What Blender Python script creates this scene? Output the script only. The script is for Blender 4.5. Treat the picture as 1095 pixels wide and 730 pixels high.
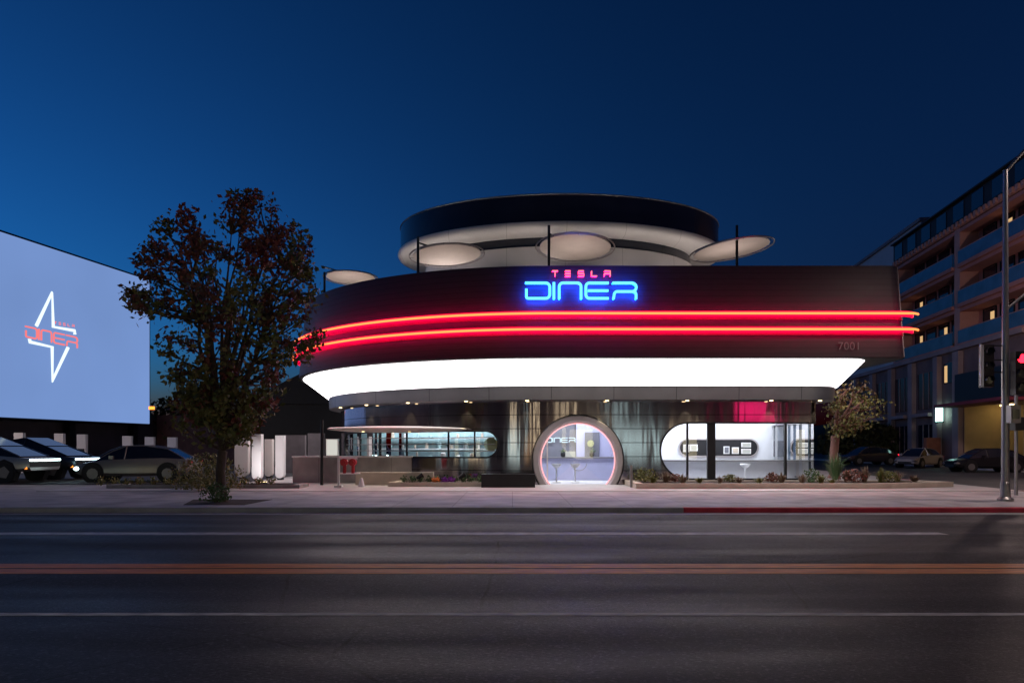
import bpy, bmesh, math, random
from mathutils import Vector, Matrix, noise
R = math.radians
SC = bpy.context.scene
for o in list(bpy.data.objects): bpy.data.objects.remove(o)
COL = SC.collection
random.seed(7)

# ------------------------------------------------------------------ camera
F, EYE, HY, CXP = 760.0, 1.6, 478.0, 547.5      # focal length in photo pixels, eye height, horizon row, centre column
cam = bpy.data.cameras.new('camera'); co = bpy.data.objects.new('camera', cam); COL.objects.link(co)
co.location = (0, 0, EYE); co.rotation_euler = (R(90), 0, 0)
cam.sensor_width = 36; cam.lens = 36 * F / 1095; cam.shift_y = (HY - 365) / 1095
cam.clip_end = 3000; cam.clip_start = 0.05
SC.camera = co
# ------------------------------------------------------------------ world
SUN_EL, SUN_ROT = -2.5, -60
w = bpy.data.worlds.new('World'); SC.world = w; w.use_nodes = True
nt = w.node_tree; bg = nt.nodes['Background']
sky = nt.nodes.new('ShaderNodeTexSky'); sky.sky_type = 'NISHITA'; sky.sun_disc = False
sky.sun_elevation = R(SUN_EL); sky.sun_rotation = R(SUN_ROT)
sky.ozone_density = 4.5; sky.air_density = 1.0; sky.dust_density = .5
hs = nt.nodes.new('ShaderNodeHueSaturation'); hs.inputs['Saturation'].default_value = 1.03
hs.inputs['Hue'].default_value = 0.458
gm = nt.nodes.new('ShaderNodeGamma'); gm.inputs[1].default_value = 1.6
nt.links.new(sky.outputs[0], hs.inputs['Color']); nt.links.new(hs.outputs[0], gm.inputs[0]); nt.links.new(gm.outputs[0], bg.inputs[0])
bg.inputs[1].default_value = 2.9
sl = bpy.data.lights.new('sun', 'SUN'); sl.energy = 0.02; sl.angle = R(12); sl.color = (1, .85, .75)
so = bpy.data.objects.new('sun', sl); COL.objects.link(so)
so.rotation_euler = (R(85), 0, R(-SUN_ROT + 180))
vs = SC.view_settings; vs.view_transform = 'Standard'; vs.look = 'None'; vs.exposure = 0; vs.gamma = 1
vs.use_curve_mapping = False
SC.cycles.use_denoising = True
SC.cycles.max_bounces = 6; SC.cycles.diffuse_bounces = 3; SC.cycles.glossy_bounces = 4
SC.cycles.transparent_max_bounces = 12; SC.cycles.sample_clamp_indirect = 6
SC.cycles.caustics_reflective = False; SC.cycles.caustics_refractive = False

# ------------------------------------------------------------------ helpers
def at(px, py, Y): return Vector(((px - CXP) / F * Y, Y, EYE + (HY - py) / F * Y))
def X_(px, Y): return (px - CXP) / F * Y
def Z_(py, Y): return EYE + (HY - py) / F * Y
ORG = {}
def org(o):
    return ORG.get(o.name, Vector((0, 0, 0))) if o else Vector((0, 0, 0))
class MB:
    def __init__(s): s.v = []; s.f = []
    def add(s, vs, fs):
        n = len(s.v); s.v += [tuple(p) for p in vs]; s.f += [tuple(i + n for i in f) for f in fs]; return s
    def box(s, x0, x1, y0, y1, z0, z1):
        return s.add([(x0,y0,z0),(x1,y0,z0),(x1,y1,z0),(x0,y1,z0),(x0,y0,z1),(x1,y0,z1),(x1,y1,z1),(x0,y1,z1)],
                     [(0,3,2,1),(4,5,6,7),(0,1,5,4),(1,2,6,5),(2,3,7,6),(3,0,4,7)])
    def fbox(s, fn, x0, x1, y0, y1, z0, z1):          # box through a mapping function
        return s.add([fn(*p) for p in [(x0,y0,z0),(x1,y0,z0),(x1,y1,z0),(x0,y1,z0),(x0,y0,z1),(x1,y0,z1),(x1,y1,z1),(x0,y1,z1)]],
                     [(0,3,2,1),(4,5,6,7),(0,1,5,4),(1,2,6,5),(2,3,7,6),(3,0,4,7)])
    def quad(s, a, b, c, d): return s.add([a, b, c, d], [(0, 1, 2, 3)])
    def tube(s, pts, r, n=8, closed=False, caps=True):
        pts = [Vector(p) for p in pts]; N = len(pts); rr = r if isinstance(r, (list, tuple)) else [r] * N
        vs, fs = [], []; prev = None
        for i, p in enumerate(pts):
            a = pts[(i-1) % N] if (closed or i > 0) else p; b = pts[(i+1) % N] if (closed or i < N-1) else p
            t = (b - a)
            t = t.normalized() if t.length > 1e-9 else Vector((0, 0, 1))
            if prev is None:
                u = t.orthogonal().normalized()
            else:
                u = prev - t * prev.dot(t); u = u.normalized() if u.length > 1e-6 else t.orthogonal().normalized()
            prev = u; v = t.cross(u)
            for k in range(n):
                an = 2 * math.pi * k / n; vs.append(p + (u * math.cos(an) + v * math.sin(an)) * rr[i])
        M = N if closed else N - 1
        for i in range(M):
            for k in range(n):
                a = i * n + k; b = i * n + (k + 1) % n; j = ((i + 1) % N) * n
                fs.append((a, b, j + (k + 1) % n, j + k))
        if caps and not closed:
            fs.append(tuple(range(n))[::-1]); fs.append(tuple((N - 1) * n + k for k in range(n)))
        return s.add(vs, fs)
    def loft(s, rings, closed=True, caps=False):
        n = len(rings[0]); vs = [p for r in rings for p in r]; fs = []
        for i in range(len(rings) - 1):
            for k in range(n if closed else n - 1):
                a = i * n + k; b = i * n + (k + 1) % n
                fs.append((a, b, b + n, a + n))
        if caps:
            fs.append(tuple(range(n))[::-1]); fs.append(tuple((len(rings) - 1) * n + k for k in range(n)))
        return s.add(vs, fs)
    def lathe(s, c, prof, n=24, sx=1, sy=1, caps=False):
        c = Vector(c)
        rings = [[c + Vector((r * sx * math.cos(2*math.pi*k/n), r * sy * math.sin(2*math.pi*k/n), z)) for k in range(n)] for r, z in prof]
        return s.loft(rings, True, caps)
    def prism(s, poly, z0, z1):
        n = len(poly)
        return s.add([(p[0], p[1], z0) for p in poly] + [(p[0], p[1], z1) for p in poly],
                     [tuple(range(n))[::-1], tuple(range(n, 2*n))] + [(k, (k+1) % n, (k+1) % n + n, k + n) for k in range(n)])
    def build(s, name, m, parent=None, origin=None, smooth=40, world=True):
        me = bpy.data.meshes.new(name)
        off = Vector((0, 0, 0))
        if parent is not None and world: off = org(parent)
        elif origin is not None: off = Vector(origin)
        me.from_pydata([(p[0]-off.x, p[1]-off.y, p[2]-off.z) for p in s.v], [], s.f)
        ms = m if isinstance(m, (list, tuple)) else [m]
        for q in ms: me.materials.append(q)
        bm = bmesh.new(); bm.from_mesh(me); bmesh.ops.recalc_face_normals(bm, faces=bm.faces); bm.to_mesh(me); bm.free()
        if smooth:
            for p in me.polygons: p.use_smooth = True
            me.set_sharp_from_angle(angle=R(smooth))
        o = bpy.data.objects.new(name, me); COL.objects.link(o)
        if parent is not None:
            o.parent = parent; ORG[o.name] = org(parent)
        elif origin is not None:
            o.location = origin; ORG[o.name] = Vector(origin)
        return o
def tag(o, label=None, cat=None, group=None, kind=None):
    if label: o['label'] = label
    if cat: o['category'] = cat
    if group: o['group'] = group
    if kind: o['kind'] = kind
    return o
def thing(name, label, cat, loc=(0, 0, 0), group=None):
    o = bpy.data.objects.new(name, None); COL.objects.link(o); o.location = loc; o.empty_display_size = .2
    ORG[o.name] = Vector(loc)
    return tag(o, label, cat, group)
def struct(name, mb, m, smooth=0): return tag(mb.build(name, m, smooth=smooth), kind='structure')
def copy_tree(o, parent=None):
    c = o.copy(); COL.objects.link(c)
    if parent: c.parent = parent
    for ch in list(o.children): copy_tree(ch, c)
    return c
def place_copy(src, loc, rotz=None, label=None, scale=None):
    c = copy_tree(src); c.location = loc; ORG[c.name] = Vector(loc)
    if rotz is not None: c.rotation_euler = (0, 0, rotz)
    if label: c['label'] = label
    if scale: c.scale = scale
    return c
def add_light(kind, name, loc, energy, color, parent=None, size=.2, rot=None, spot=None, blend=.6):
    l = bpy.data.lights.new(name, kind); l.energy = energy; l.color = color
    if kind == 'AREA': l.size = size
    elif kind != 'SUN': l.shadow_soft_size = size
    if kind == 'SPOT': l.spot_size = R(spot or 90); l.spot_blend = blend
    o = bpy.data.objects.new(name, l); COL.objects.link(o)
    o.location = Vector(loc) - (org(parent) if parent else Vector((0, 0, 0)))
    if rot: o.rotation_euler = rot
    if parent: o.parent = parent
    return o

# ------------------------------------------------------------------ materials
def mat(name, col, rough=.6, metal=0., var=0., scale=3., bump=0., bscale=20., spec=.5, col2=None, stretch=(1,1,1), rvar=0., detail=4):
    m = bpy.data.materials.new(name); m.use_nodes = True; t = m.node_tree; b = t.nodes['Principled BSDF']
    b.inputs['Base Color'].default_value = (*col, 1); b.inputs['Roughness'].default_value = rough
    b.inputs['Metallic'].default_value = metal; b.inputs['Specular IOR Level'].default_value = spec
    tc = t.nodes.new('ShaderNodeTexCoord'); mp = t.nodes.new('ShaderNodeMapping'); mp.inputs['Scale'].default_value = stretch
    t.links.new(tc.outputs['Object'], mp.inputs[0])
    if var or col2 or rvar:
        n = t.nodes.new('ShaderNodeTexNoise'); n.inputs['Scale'].default_value = scale; n.inputs['Detail'].default_value = detail
        t.links.new(mp.outputs[0], n.inputs['Vector'])
        if var or col2:
            r = t.nodes.new('ShaderNodeValToRGB'); r.color_ramp.elements[0].position = .3; r.color_ramp.elements[1].position = .7
            c2 = col2 or tuple(min(1, c * (1 + var)) for c in col); c1 = col if col2 else tuple(c * (1 - var) for c in col)
            r.color_ramp.elements[0].color = (*c1, 1); r.color_ramp.elements[1].color = (*c2, 1)
            t.links.new(n.outputs[0], r.inputs[0]); t.links.new(r.outputs[0], b.inputs['Base Color'])
        if rvar:
            mr = t.nodes.new('ShaderNodeMapRange'); mr.inputs[1].default_value = .3; mr.inputs[2].default_value = .7
            mr.inputs[3].default_value = max(0, rough - rvar); mr.inputs[4].default_value = min(1, rough + rvar)
            t.links.new(n.outputs[0], mr.inputs[0]); t.links.new(mr.outputs[0], b.inputs['Roughness'])
    if bump:
        n2 = t.nodes.new('ShaderNodeTexNoise'); n2.inputs['Scale'].default_value = bscale; n2.inputs['Detail'].default_value = 3
        t.links.new(mp.outputs[0], n2.inputs['Vector'])
        bp = t.nodes.new('ShaderNodeBump'); bp.inputs['Strength'].default_value = bump; bp.inputs['Distance'].default_value = .05
        t.links.new(n2.outputs[0], bp.inputs['Height']); t.links.new(bp.outputs[0], b.inputs['Normal'])
    return m
def emit(name, col, s):
    m = bpy.data.materials.new(name); m.use_nodes = True; t = m.node_tree; b = t.nodes['Principled BSDF']
    b.inputs['Base Color'].default_value = (.02, .02, .02, 1); b.inputs['Emission Color'].default_value = (*col, 1)
    b.inputs['Emission Strength'].default_value = s; b.inputs['Specular IOR Level'].default_value = .05
    return m
def glass(name, tint=(.9, .95, 1), refl=.12):
    m = bpy.data.materials.new(name); m.use_nodes = True; t = m.node_tree
    for n in list(t.nodes): t.nodes.remove(n)
    o = t.nodes.new('ShaderNodeOutputMaterial'); mx = t.nodes.new('ShaderNodeMixShader')
    tr = t.nodes.new('ShaderNodeBsdfTransparent'); tr.inputs[0].default_value = (*tint, 1)
    g = t.nodes.new('ShaderNodeBsdfGlossy'); g.inputs['Roughness'].default_value = .02
    fr = t.nodes.new('ShaderNodeFresnel'); fr.inputs[0].default_value = 1.5
    ma = t.nodes.new('ShaderNodeMath'); ma.operation = 'ADD'; ma.inputs[1].default_value = refl; ma.use_clamp = True
    t.links.new(fr.outputs[0], ma.inputs[0]); t.links.new(ma.outputs[0], mx.inputs[0])
    t.links.new(tr.outputs[0], mx.inputs[1]); t.links.new(g.outputs[0], mx.inputs[2]); t.links.new(mx.outputs[0], o.inputs[0])
    return m
def lined(m, axis, period, width, depth=.6, dark=.5):      # panel seams: grooves at regular spacing along an object axis
    t = m.node_tree; b = t.nodes['Principled BSDF']
    tc = t.nodes.new('ShaderNodeTexCoord'); sp = t.nodes.new('ShaderNodeSeparateXYZ'); t.links.new(tc.outputs['Object'], sp.inputs[0])
    d = t.nodes.new('ShaderNodeMath'); d.operation = 'DIVIDE'; d.inputs[1].default_value = period
    fr = t.nodes.new('ShaderNodeMath'); fr.operation = 'FRACT'
    gt = t.nodes.new('ShaderNodeMath'); gt.operation = 'GREATER_THAN'; gt.inputs[1].default_value = width / period
    t.links.new(sp.outputs[axis], d.inputs[0]); t.links.new(d.outputs[0], fr.inputs[0]); t.links.new(fr.outputs[0], gt.inputs[0])
    mx = t.nodes.new('ShaderNodeMix'); mx.data_type = 'RGBA'
    bc = b.inputs['Base Color']
    if bc.is_linked:
        src = bc.links[0].from_socket; t.links.new(src, mx.inputs[7])
    else: mx.inputs[7].default_value = bc.default_value
    mx.inputs[6].default_value = (.01, .01, .012, 1)
    mr = t.nodes.new('ShaderNodeMapRange'); mr.inputs[3].default_value = dark; mr.inputs[4].default_value = 1
    t.links.new(gt.outputs[0], mr.inputs[0]); t.links.new(mr.outputs[0], mx.inputs[0]); t.links.new(mx.outputs[2], bc)
    return m

M = {}
M['asphalt'] = mat('asphalt', (.014, .014, .02), .56, spec=.26, var=.35, scale=.5, bump=.75, bscale=70, rvar=.17, stretch=(.22, 1.6, 1), detail=8)
def asphalt_detail(m):       # stone speckle, tar seams and repair patches
    t = m.node_tree; b = t.nodes['Principled BSDF']; src = b.inputs['Base Color'].links[0].from_socket
    tc = t.nodes.new('ShaderNodeTexCoord')
    v = t.nodes.new('ShaderNodeTexVoronoi'); v.inputs['Scale'].default_value = 45; t.links.new(tc.outputs['Object'], v.inputs['Vector'])
    sp = t.nodes.new('ShaderNodeSeparateColor'); t.links.new(v.outputs['Color'], sp.inputs[0])
    r = t.nodes.new('ShaderNodeMapRange'); r.inputs[1].default_value = .8; r.inputs[2].default_value = 1; r.inputs[3].default_value = 0; r.inputs[4].default_value = .6
    t.links.new(sp.outputs[0], r.inputs[0])
    mx = t.nodes.new('ShaderNodeMix'); mx.data_type = 'RGBA'; t.links.new(r.outputs[0], mx.inputs[0]); t.links.new(src, mx.inputs[6]); mx.inputs[7].default_value = (.09, .085, .10, 1)
    # cracks
    n = t.nodes.new('ShaderNodeTexNoise'); n.inputs['Scale'].default_value = .9; n.inputs['Detail'].default_value = 6; t.links.new(tc.outputs['Object'], n.inputs['Vector'])
    mp = t.nodes.new('ShaderNodeMixRGB'); mp.inputs[0].default_value = .12; t.links.new(tc.outputs['Object'], mp.inputs[1]); t.links.new(n.outputs['Color'], mp.inputs[2])
    v2 = t.nodes.new('ShaderNodeTexVoronoi'); v2.feature = 'DISTANCE_TO_EDGE'; v2.inputs['Scale'].default_value = .28; t.links.new(mp.outputs[0], v2.inputs['Vector'])
    lt = t.nodes.new('ShaderNodeMath'); lt.operation = 'LESS_THAN'; lt.inputs[1].default_value = .0035; t.links.new(v2.outputs['Distance'], lt.inputs[0])
    m2 = t.nodes.new('ShaderNodeMix'); m2.data_type = 'RGBA'; t.links.new(lt.outputs[0], m2.inputs[0]); t.links.new(mx.outputs[2], m2.inputs[6]); m2.inputs[7].default_value = (.004, .004, .005, 1)
    t.links.new(m2.outputs[2], b.inputs['Base Color'])
asphalt_detail(M['asphalt'])
M['asphalt_far'] = mat('asphalt_far', (.04, .04, .042), .7, var=.3, scale=.6, bump=.3, bscale=30)
M['concrete'] = mat('concrete', (.42, .39, .38), .75, var=.3, scale=1.1, bump=.15, bscale=35, detail=8)
lined(M['concrete'], 0, 1.5, .02, dark=.55)
M['plaza'] = mat('plaza', (.48, .44, .42), .6, var=.12, scale=1.4, bump=.1, bscale=30)
M['kerb'] = mat('kerb', (.36, .34, .33), .8, var=.2, scale=2, bump=.2, bscale=25)
M['red_streak_kerb'] = mat('red_streak_kerb', (.55, .03, .06), .6, var=.25, scale=3, bump=.2, bscale=25)
M['orange_streak_paint'] = mat('orange_streak_paint', (.5, .13, .03), .6, col2=(.98, .30, .04), scale=6, stretch=(.4, 3, 1), detail=10)
M['white_streak_paint'] = mat('white_streak_paint', (.2, .19, .19), .65, col2=(.74, .7, .66), scale=7, stretch=(.5, 2, 1), detail=10)
M['cream'] = mat('cream', (.62, .52, .42), .7, var=.12, scale=2)
M['soil'] = mat('soil', (.06, .035, .028), .95, var=.4, scale=8, bump=.8, bscale=18)
M['fascia'] = mat('fascia', (.04, .038, .046), .55, .1, var=.15, scale=2.5, stretch=(1, 1, 5), rvar=.06)
lined(M['fascia'], 2, .21, .022, dark=.35)
M['steel_wall'] = mat('steel_wall', (.33, .30, .34), .10, .94, var=.15, scale=.8, bump=.42, bscale=1.1, stretch=(1, 1, .12), rvar=.04)
lined(M['steel_wall'], 2, .55, .028, dark=.2)
M['eave'] = mat('eave', (.22, .21, .22), .38, .8, var=.1, scale=1)
lined(M['eave'], 0, 2.4, .02, dark=.2)
M['dark_metal'] = mat('dark_metal', (.03, .03, .033), .45, .6, var=.1)
M['grey_metal'] = mat('grey_metal', (.3, .29, .29), .4, .7, var=.1)
M['ring'] = mat('ring', (.42, .38, .38), .4, .3, var=.06)
M['white_panel'] = mat('white_panel', (.68, .66, .65), .5, var=.04, scale=1)
lined(M['white_panel'], 0, 2.6, .02, dark=.6)
M['white'] = mat('white', (.86, .85, .84), .45, var=.03)
M['parasol'] = mat('parasol', (.72, .66, .62), .7, var=.04)
M['dark_glass'] = mat('dark_glass', (.012, .016, .03), .08, 0, var=.1)
M['blue_glass'] = mat('blue_glass', (.07, .12, .17), .15, .25, var=.25, scale=.8)
M['glass'] = glass('glass', refl=.02)
M['rail_glass'] = glass('rail_glass', (.3, .36, .5), .03)
M['interior_white'] = mat('interior_white', (.72, .72, .76), .6, var=.03)
M['interior_lilac'] = mat('interior_lilac', (.5, .5, .68), .6, var=.04)
M['interior_grey'] = mat('interior_grey', (.16, .16, .19), .5, var=.06)
M['interior_teal'] = mat('interior_teal', (.34, .5, .52), .5, var=.1)
M['black'] = mat('black', (.01, .01, .012), .5)
M['red'] = mat('red', (.5, .02, .03), .4, var=.1)
M['halo_backing'] = mat('halo_backing', (.13, .006, .03), .6, var=.1)
M['neon_channel'] = mat('neon_channel', (.75, .015, .07), .5, var=.05)
M['hedge'] = mat('hedge', (.03, .045, .015), .9, col2=(.07, .06, .02), scale=4)
M['bark'] = mat('bark', (.10, .065, .045), .9, var=.35, scale=6, bump=.6, bscale=12, stretch=(1, 1, .3))
M['bark_red'] = mat('bark_red', (.2, .09, .07), .9, var=.35, scale=6, bump=.6, bscale=12, stretch=(1, 1, .3))
def leafmat(name, a, b, c):
    m = mat(name, a, .6, col2=b, scale=.9, detail=2)
    t = m.node_tree; bs = t.nodes['Principled BSDF']; lk = bs.inputs['Base Color'].links[0].from_socket
    g = t.nodes.new('ShaderNodeNewGeometry'); mx = t.nodes.new('ShaderNodeMix'); mx.data_type = 'RGBA'
    r = t.nodes.new('ShaderNodeMapRange'); r.inputs[1].default_value = .55; r.inputs[2].default_value = .9
    t.links.new(g.outputs['Random Per Island'], r.inputs[0]); t.links.new(r.outputs[0], mx.inputs[0])
    t.links.new(lk, mx.inputs[6]); mx.inputs[7].default_value = (*c, 1); t.links.new(mx.outputs[2], bs.inputs['Base Color'])
    return m
M['leaf_red'] = leafmat('leaf_red', (.10, .09, .045), (.28, .045, .04), (.36, .10, .07))
M['leaf_olive'] = leafmat('leaf_olive', (.12, .14, .035), (.18, .16, .04), (.3, .23, .07))
M['leaf_gold'] = leafmat('leaf_gold', (.045, .055, .01), (.15, .045, .015), (.13, .10, .02))
M['leaf_green'] = leafmat('leaf_green', (.04, .11, .03), (.08, .14, .04), (.16, .17, .08))
M['grass_pink'] = leafmat('grass_pink', (.2, .12, .08), (.3, .18, .13), (.35, .28, .18))
M['flower_orange'] = mat('flower_orange', (.7, .2, .03), .7)
M['flower_purple'] = mat('flower_purple', (.3, .04, .4), .7)
M['neon_red'] = emit('neon_red', (1, .2, .05), 2.6)
M['halo_strip'] = emit('halo_strip', (1, .0, .05), 1.5)
M['halo_red'] = emit('halo_red', (1, .0, .10), 38)
M['halo_blue'] = emit('halo_blue', (0, .05, 1), 120)
M['halo_pink'] = emit('halo_pink', (1, .0, .1), 12)
M['neon_blue'] = emit('neon_blue', (.12, .7, 1), 2.0)
M['neon_pink'] = emit('neon_pink', (1, .16, .17), 2.2)
M['white_band'] = emit('white_band', (1, .93, .95), 5)
M['screen'] = emit('screen', (.175, .29, .60), 1.0)
M['screen_white'] = emit('screen_white', (.8, .95, 1), 1.2)
M['screen_red'] = emit('screen_red', (1, .22, .22), 1.0)
M['ceiling_lamp'] = emit('ceiling_lamp', (.93, .95, 1), 18)
M['teal_lamp'] = emit('teal_lamp', (.5, 1, .9), 5)
M['led_pink'] = emit('led_pink', (1, .42, .42), 1.6)
M['warm_lamp'] = emit('warm_lamp', (1, .75, .35), 6)
M['garage_lamp'] = emit('garage_lamp', (1, .72, .3), 7)
M['warm_window'] = emit('warm_window', (1, .62, .28), .7)
M['shop_light'] = emit('shop_light', (1, .85, .5), 3.6)
M['shop_light_cool'] = emit('shop_light_cool', (.7, 1, .9), 2.3)
M['signal_red'] = emit('signal_red', (1, .012, .03), 6)
M['headlight'] = emit('headlight', (.75, 1, .98), 7)
M['amber'] = emit('amber', (1, .25, .03), 3)
M['taillight'] = emit('taillight', (1, .02, .04), 2)
M['menu'] = emit('menu', (.9, .88, .8), .7)
M['street_lamp'] = emit('street_lamp', (1, .8, .55), 30)

# ------------------------------------------------------------------ ground
g = MB(); g.box(-900, 900, -300, 1600, -.5, -.03); struct('ground', g, M['asphalt_far'])
def sheet(name, poly, z, m): 
    b = MB(); b.prism(poly, z - .02, z); return struct(name, b, m)
sheet('road', [(-120, -1.2), (120, -1.2), (120, 17.4), (-120, 17.4)], 0, M['asphalt'])
sheet('side_street', [(17.6, 17.4), (30.5, 17.4), (48, 150), (33, 150)], 0, M['asphalt_far'])
def block(name, poly, ztop, m):
    b = MB(); b.prism(poly, -.1, ztop); return struct(name, b, m)
# the diner's pavement: rounded corner on the right
corner = [(13.2 + 4 * math.sin(R(a)), 21.4 - 4 * math.cos(R(a))) for a in range(0, 91, 10)]
block('sidewalk', [(-120, 17.4 + .16)] + [(p[0] if i else p[0], p[1] + (.16 if i == 0 else .1)) for i, p in enumerate(corner)] + [(17.7, 27), (18.4, 34), (33, 150), (-120, 150)], .12, M['concrete'])
def kerb(name, pts, m, wd=.15, h=.125):
    b = MB(); pts = [Vector((p[0], p[1], 0)) for p in pts]; rings = []
    for i, p in enumerate(pts):
        a = pts[max(i-1, 0)]; c = pts[min(i+1, len(pts)-1)]; t = (c - a).normalized(); n = Vector((-t.y, t.x, 0))
        rings.append([p + Vector((0,0,-.1)), p + Vector((0,0,h-.02)), p + n*.02 + Vector((0,0,h)), p + n*wd + Vector((0,0,h)), p + n*wd + Vector((0,0,-.1))])
    b.loft(rings, True, True); return struct(name, b, m, 30)
kerb('kerb', [(-120, 17.4), (4.2, 17.4)], M['kerb'])
kerb('red_streak_kerb', [(4.2, 17.4)] + corner + [(17.55, 27), (18.3, 34)], M['red_streak_kerb'], wd=.17)  # red of passing light streaks put into the kerb colour
block('opposite_sidewalk', [(-120, -6), (120, -6), (120, -1.2), (-120, -1.2)], .12, M['concrete'])
# paint on the road, 4 mm above it; car light streaks put into the orange and white
def stripe(name, x0, x1, y0, y1, m): 
    b = MB(); b.box(x0, x1, y0, y1, .001, .004); struct(name, b, m)
stripe('orange_streak_line', -120, 120, 9.0, 9.34, M['orange_streak_paint'])
stripe('orange_streak_line', -120, 120, 9.42, 9.76, M['orange_streak_paint'])
stripe('lane_streak_line', -120, 120, 6.76, 6.86, M['white_streak_paint'])
stripe('edge_streak_line', -120, 8, 13.0, 13.35, M['white_streak_paint'])
stripe('lane_streak_line', 12.3, 15, 11.9, 12.15, M['white_streak_paint'])
stripe('gutter', -120, 120, 16.9, 17.38, M['kerb'])
# plaza paving, beds and their low edging walls
b = MB(); b.prism([(-16, 23.9), (17.2, 23.9), (17.9, 31), (-16, 34)], .1, .135); struct('plaza', b, M['plaza'])
def bed(name, label, pts, h, kind='planter', m='cream'):
    cx = sum(p[0] for p in pts)/len(pts); cy = sum(p[1] for p in pts)/len(pts)
    t = thing(name, label, 'planter', (cx, cy, .135))
    b = MB(); n = len(pts); C = Vector((cx, cy, 0)); outer = [Vector((p[0], p[1], 0)) for p in pts]
    inner = [p + (C - p).normalized() * .28 for p in outer]
    Zv = lambda z: Vector((0, 0, z))
    b.loft([[p + Zv(.13) for p in outer], [p + Zv(h) for p in outer], [p + Zv(h) for p in inner], [p + Zv(h - .1) for p in inner]], True)
    b.build('edging', M[m], t, smooth=30)
    s = MB(); s.add([p + Zv(h - .05) for p in inner], [tuple(range(n))]); s.build('soil', M['soil'], t, smooth=0)
    return t
bed('planter_bed', 'long low planter with cream edging below the right window', [(4.4, 25.2), (13.2, 25.2), (16.4, 26.4), (15.8, 27.5), (13, 27.75), (4.4, 27.75)], .32)
bed('planter_bed', 'narrow low planter with flowers below the left window', [(-4.6, 26.4), (-.2, 26.4), (.1, 27.6), (-4.4, 27.9)], .3)
bed('planter_bed', 'dark low planter on the parking lot behind the street tree', [(-14.5, 25.4), (-7.6, 25.4), (-7.6, 26.6), (-14.5, 26.6)], .26, m='kerb')
b = MB(); b.box(-45, -11.2, 28, 58, .125, .15); struct('parking_lot', b, M['asphalt_far'])
# far dark rise behind the lot
b = MB(); 
for i in range(40):
    pass
hp = []
N = 60
rings = []
for i in range(N + 1):
    x = -260 + i * 9
    h = 9 + 5 * noise.noise(Vector((x * .02, 3, 0))) + 2 * noise.noise(Vector((x * .08, 1, 0)))
    rings.append([Vector((x, 190, -1)), Vector((x, 200, h * .6)), Vector((x, 225, h)), Vector((x, 300, -1))])
b.loft(rings, False); struct('hill', b, M['hedge'], 60)

# ------------------------------------------------------------------ the diner
DC = (1.5, 36.5)
def ring_pts(il=0., fr=0., ri=0., rc=.6, n=64):
    """plan outline of the diner: rounded left end, straight front, tight right corner. il/fr/ri: insets left, front, right"""
    a, bb = 12 - il, 11 - fr; cx, cy = DC; xr = 14.34 - ri; y0 = cy - bb
    p = [(cx - a, cy + 9), (cx - a, cy + 4)]
    for k in range(n + 1):
        t = R(90) * k / n; p.append((cx - a * math.cos(t), cy - bb * math.sin(t)))
    for k in range(1, 9): p.append((cx + (xr - rc - cx) * k / 8, y0))
    for k in range(1, 9):
        t = R(90) * k / 8; p.append((xr - rc + rc * math.sin(t), y0 + rc - rc * math.cos(t)))
    p += [(xr, cy + 4), (xr, cy + 9)]
    return [Vector((x, y, 0)) for x, y in p]
def up(pts, z): return [p + Vector((0, 0, z)) for p in pts]
diner = thing('diner_building', 'round-ended futuristic diner with ribbed dark fascia, two red neon lines and a blazing white band', 'diner', (1.5, 30, .12))
zt, zb = Z_(284, 25.75), Z_(382, 25.5)
b = MB(); b.loft([up(ring_pts(.06, .06, .06), zb - .02), up(ring_pts(), zb + .02), up(ring_pts(.3, .25, .12), zt), up(ring_pts(.5, .45, .35), zt + .02), up(ring_pts(.6, .55, .45), zt - .5)], False)
b.build('fascia', M['fascia'], diner, smooth=35)
b = MB(); rp = ring_pts(.55, .5, .4); b.add(up(rp, zt - .6), [tuple(range(len(rp)))]); b.build('roof', M['dark_metal'], diner, smooth=0)
b = MB(); b.loft([up(ring_pts(.06, .06, .06), zb - .015), up(ring_pts(.18, .3, 1.15, rc=1.0), zb - .012)], False); b.build('soffit', M['dark_metal'], diner)
b = MB(); b.loft([up(ring_pts(.18, .3, 1.15, rc=1.0), zb - .015), up(ring_pts(.65, 1.0, 1.16, rc=1.3), 4.45), up(ring_pts(1.3, 1.7, 1.4, rc=1.4), 3.95)], False)
b.build('light_band', M['white_band'], diner, smooth=60)
b = MB(); b.loft([up(ring_pts(1.35, 1.75, 1.45, rc=1.4), 3.97), up(ring_pts(1.38, 1.78, 1.5, rc=1.4), 3.43), up(ring_pts(2.2, 2.6, 2.2), 3.42)], False)
b.build('eave', M['eave'], diner, smooth=35)
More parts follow.
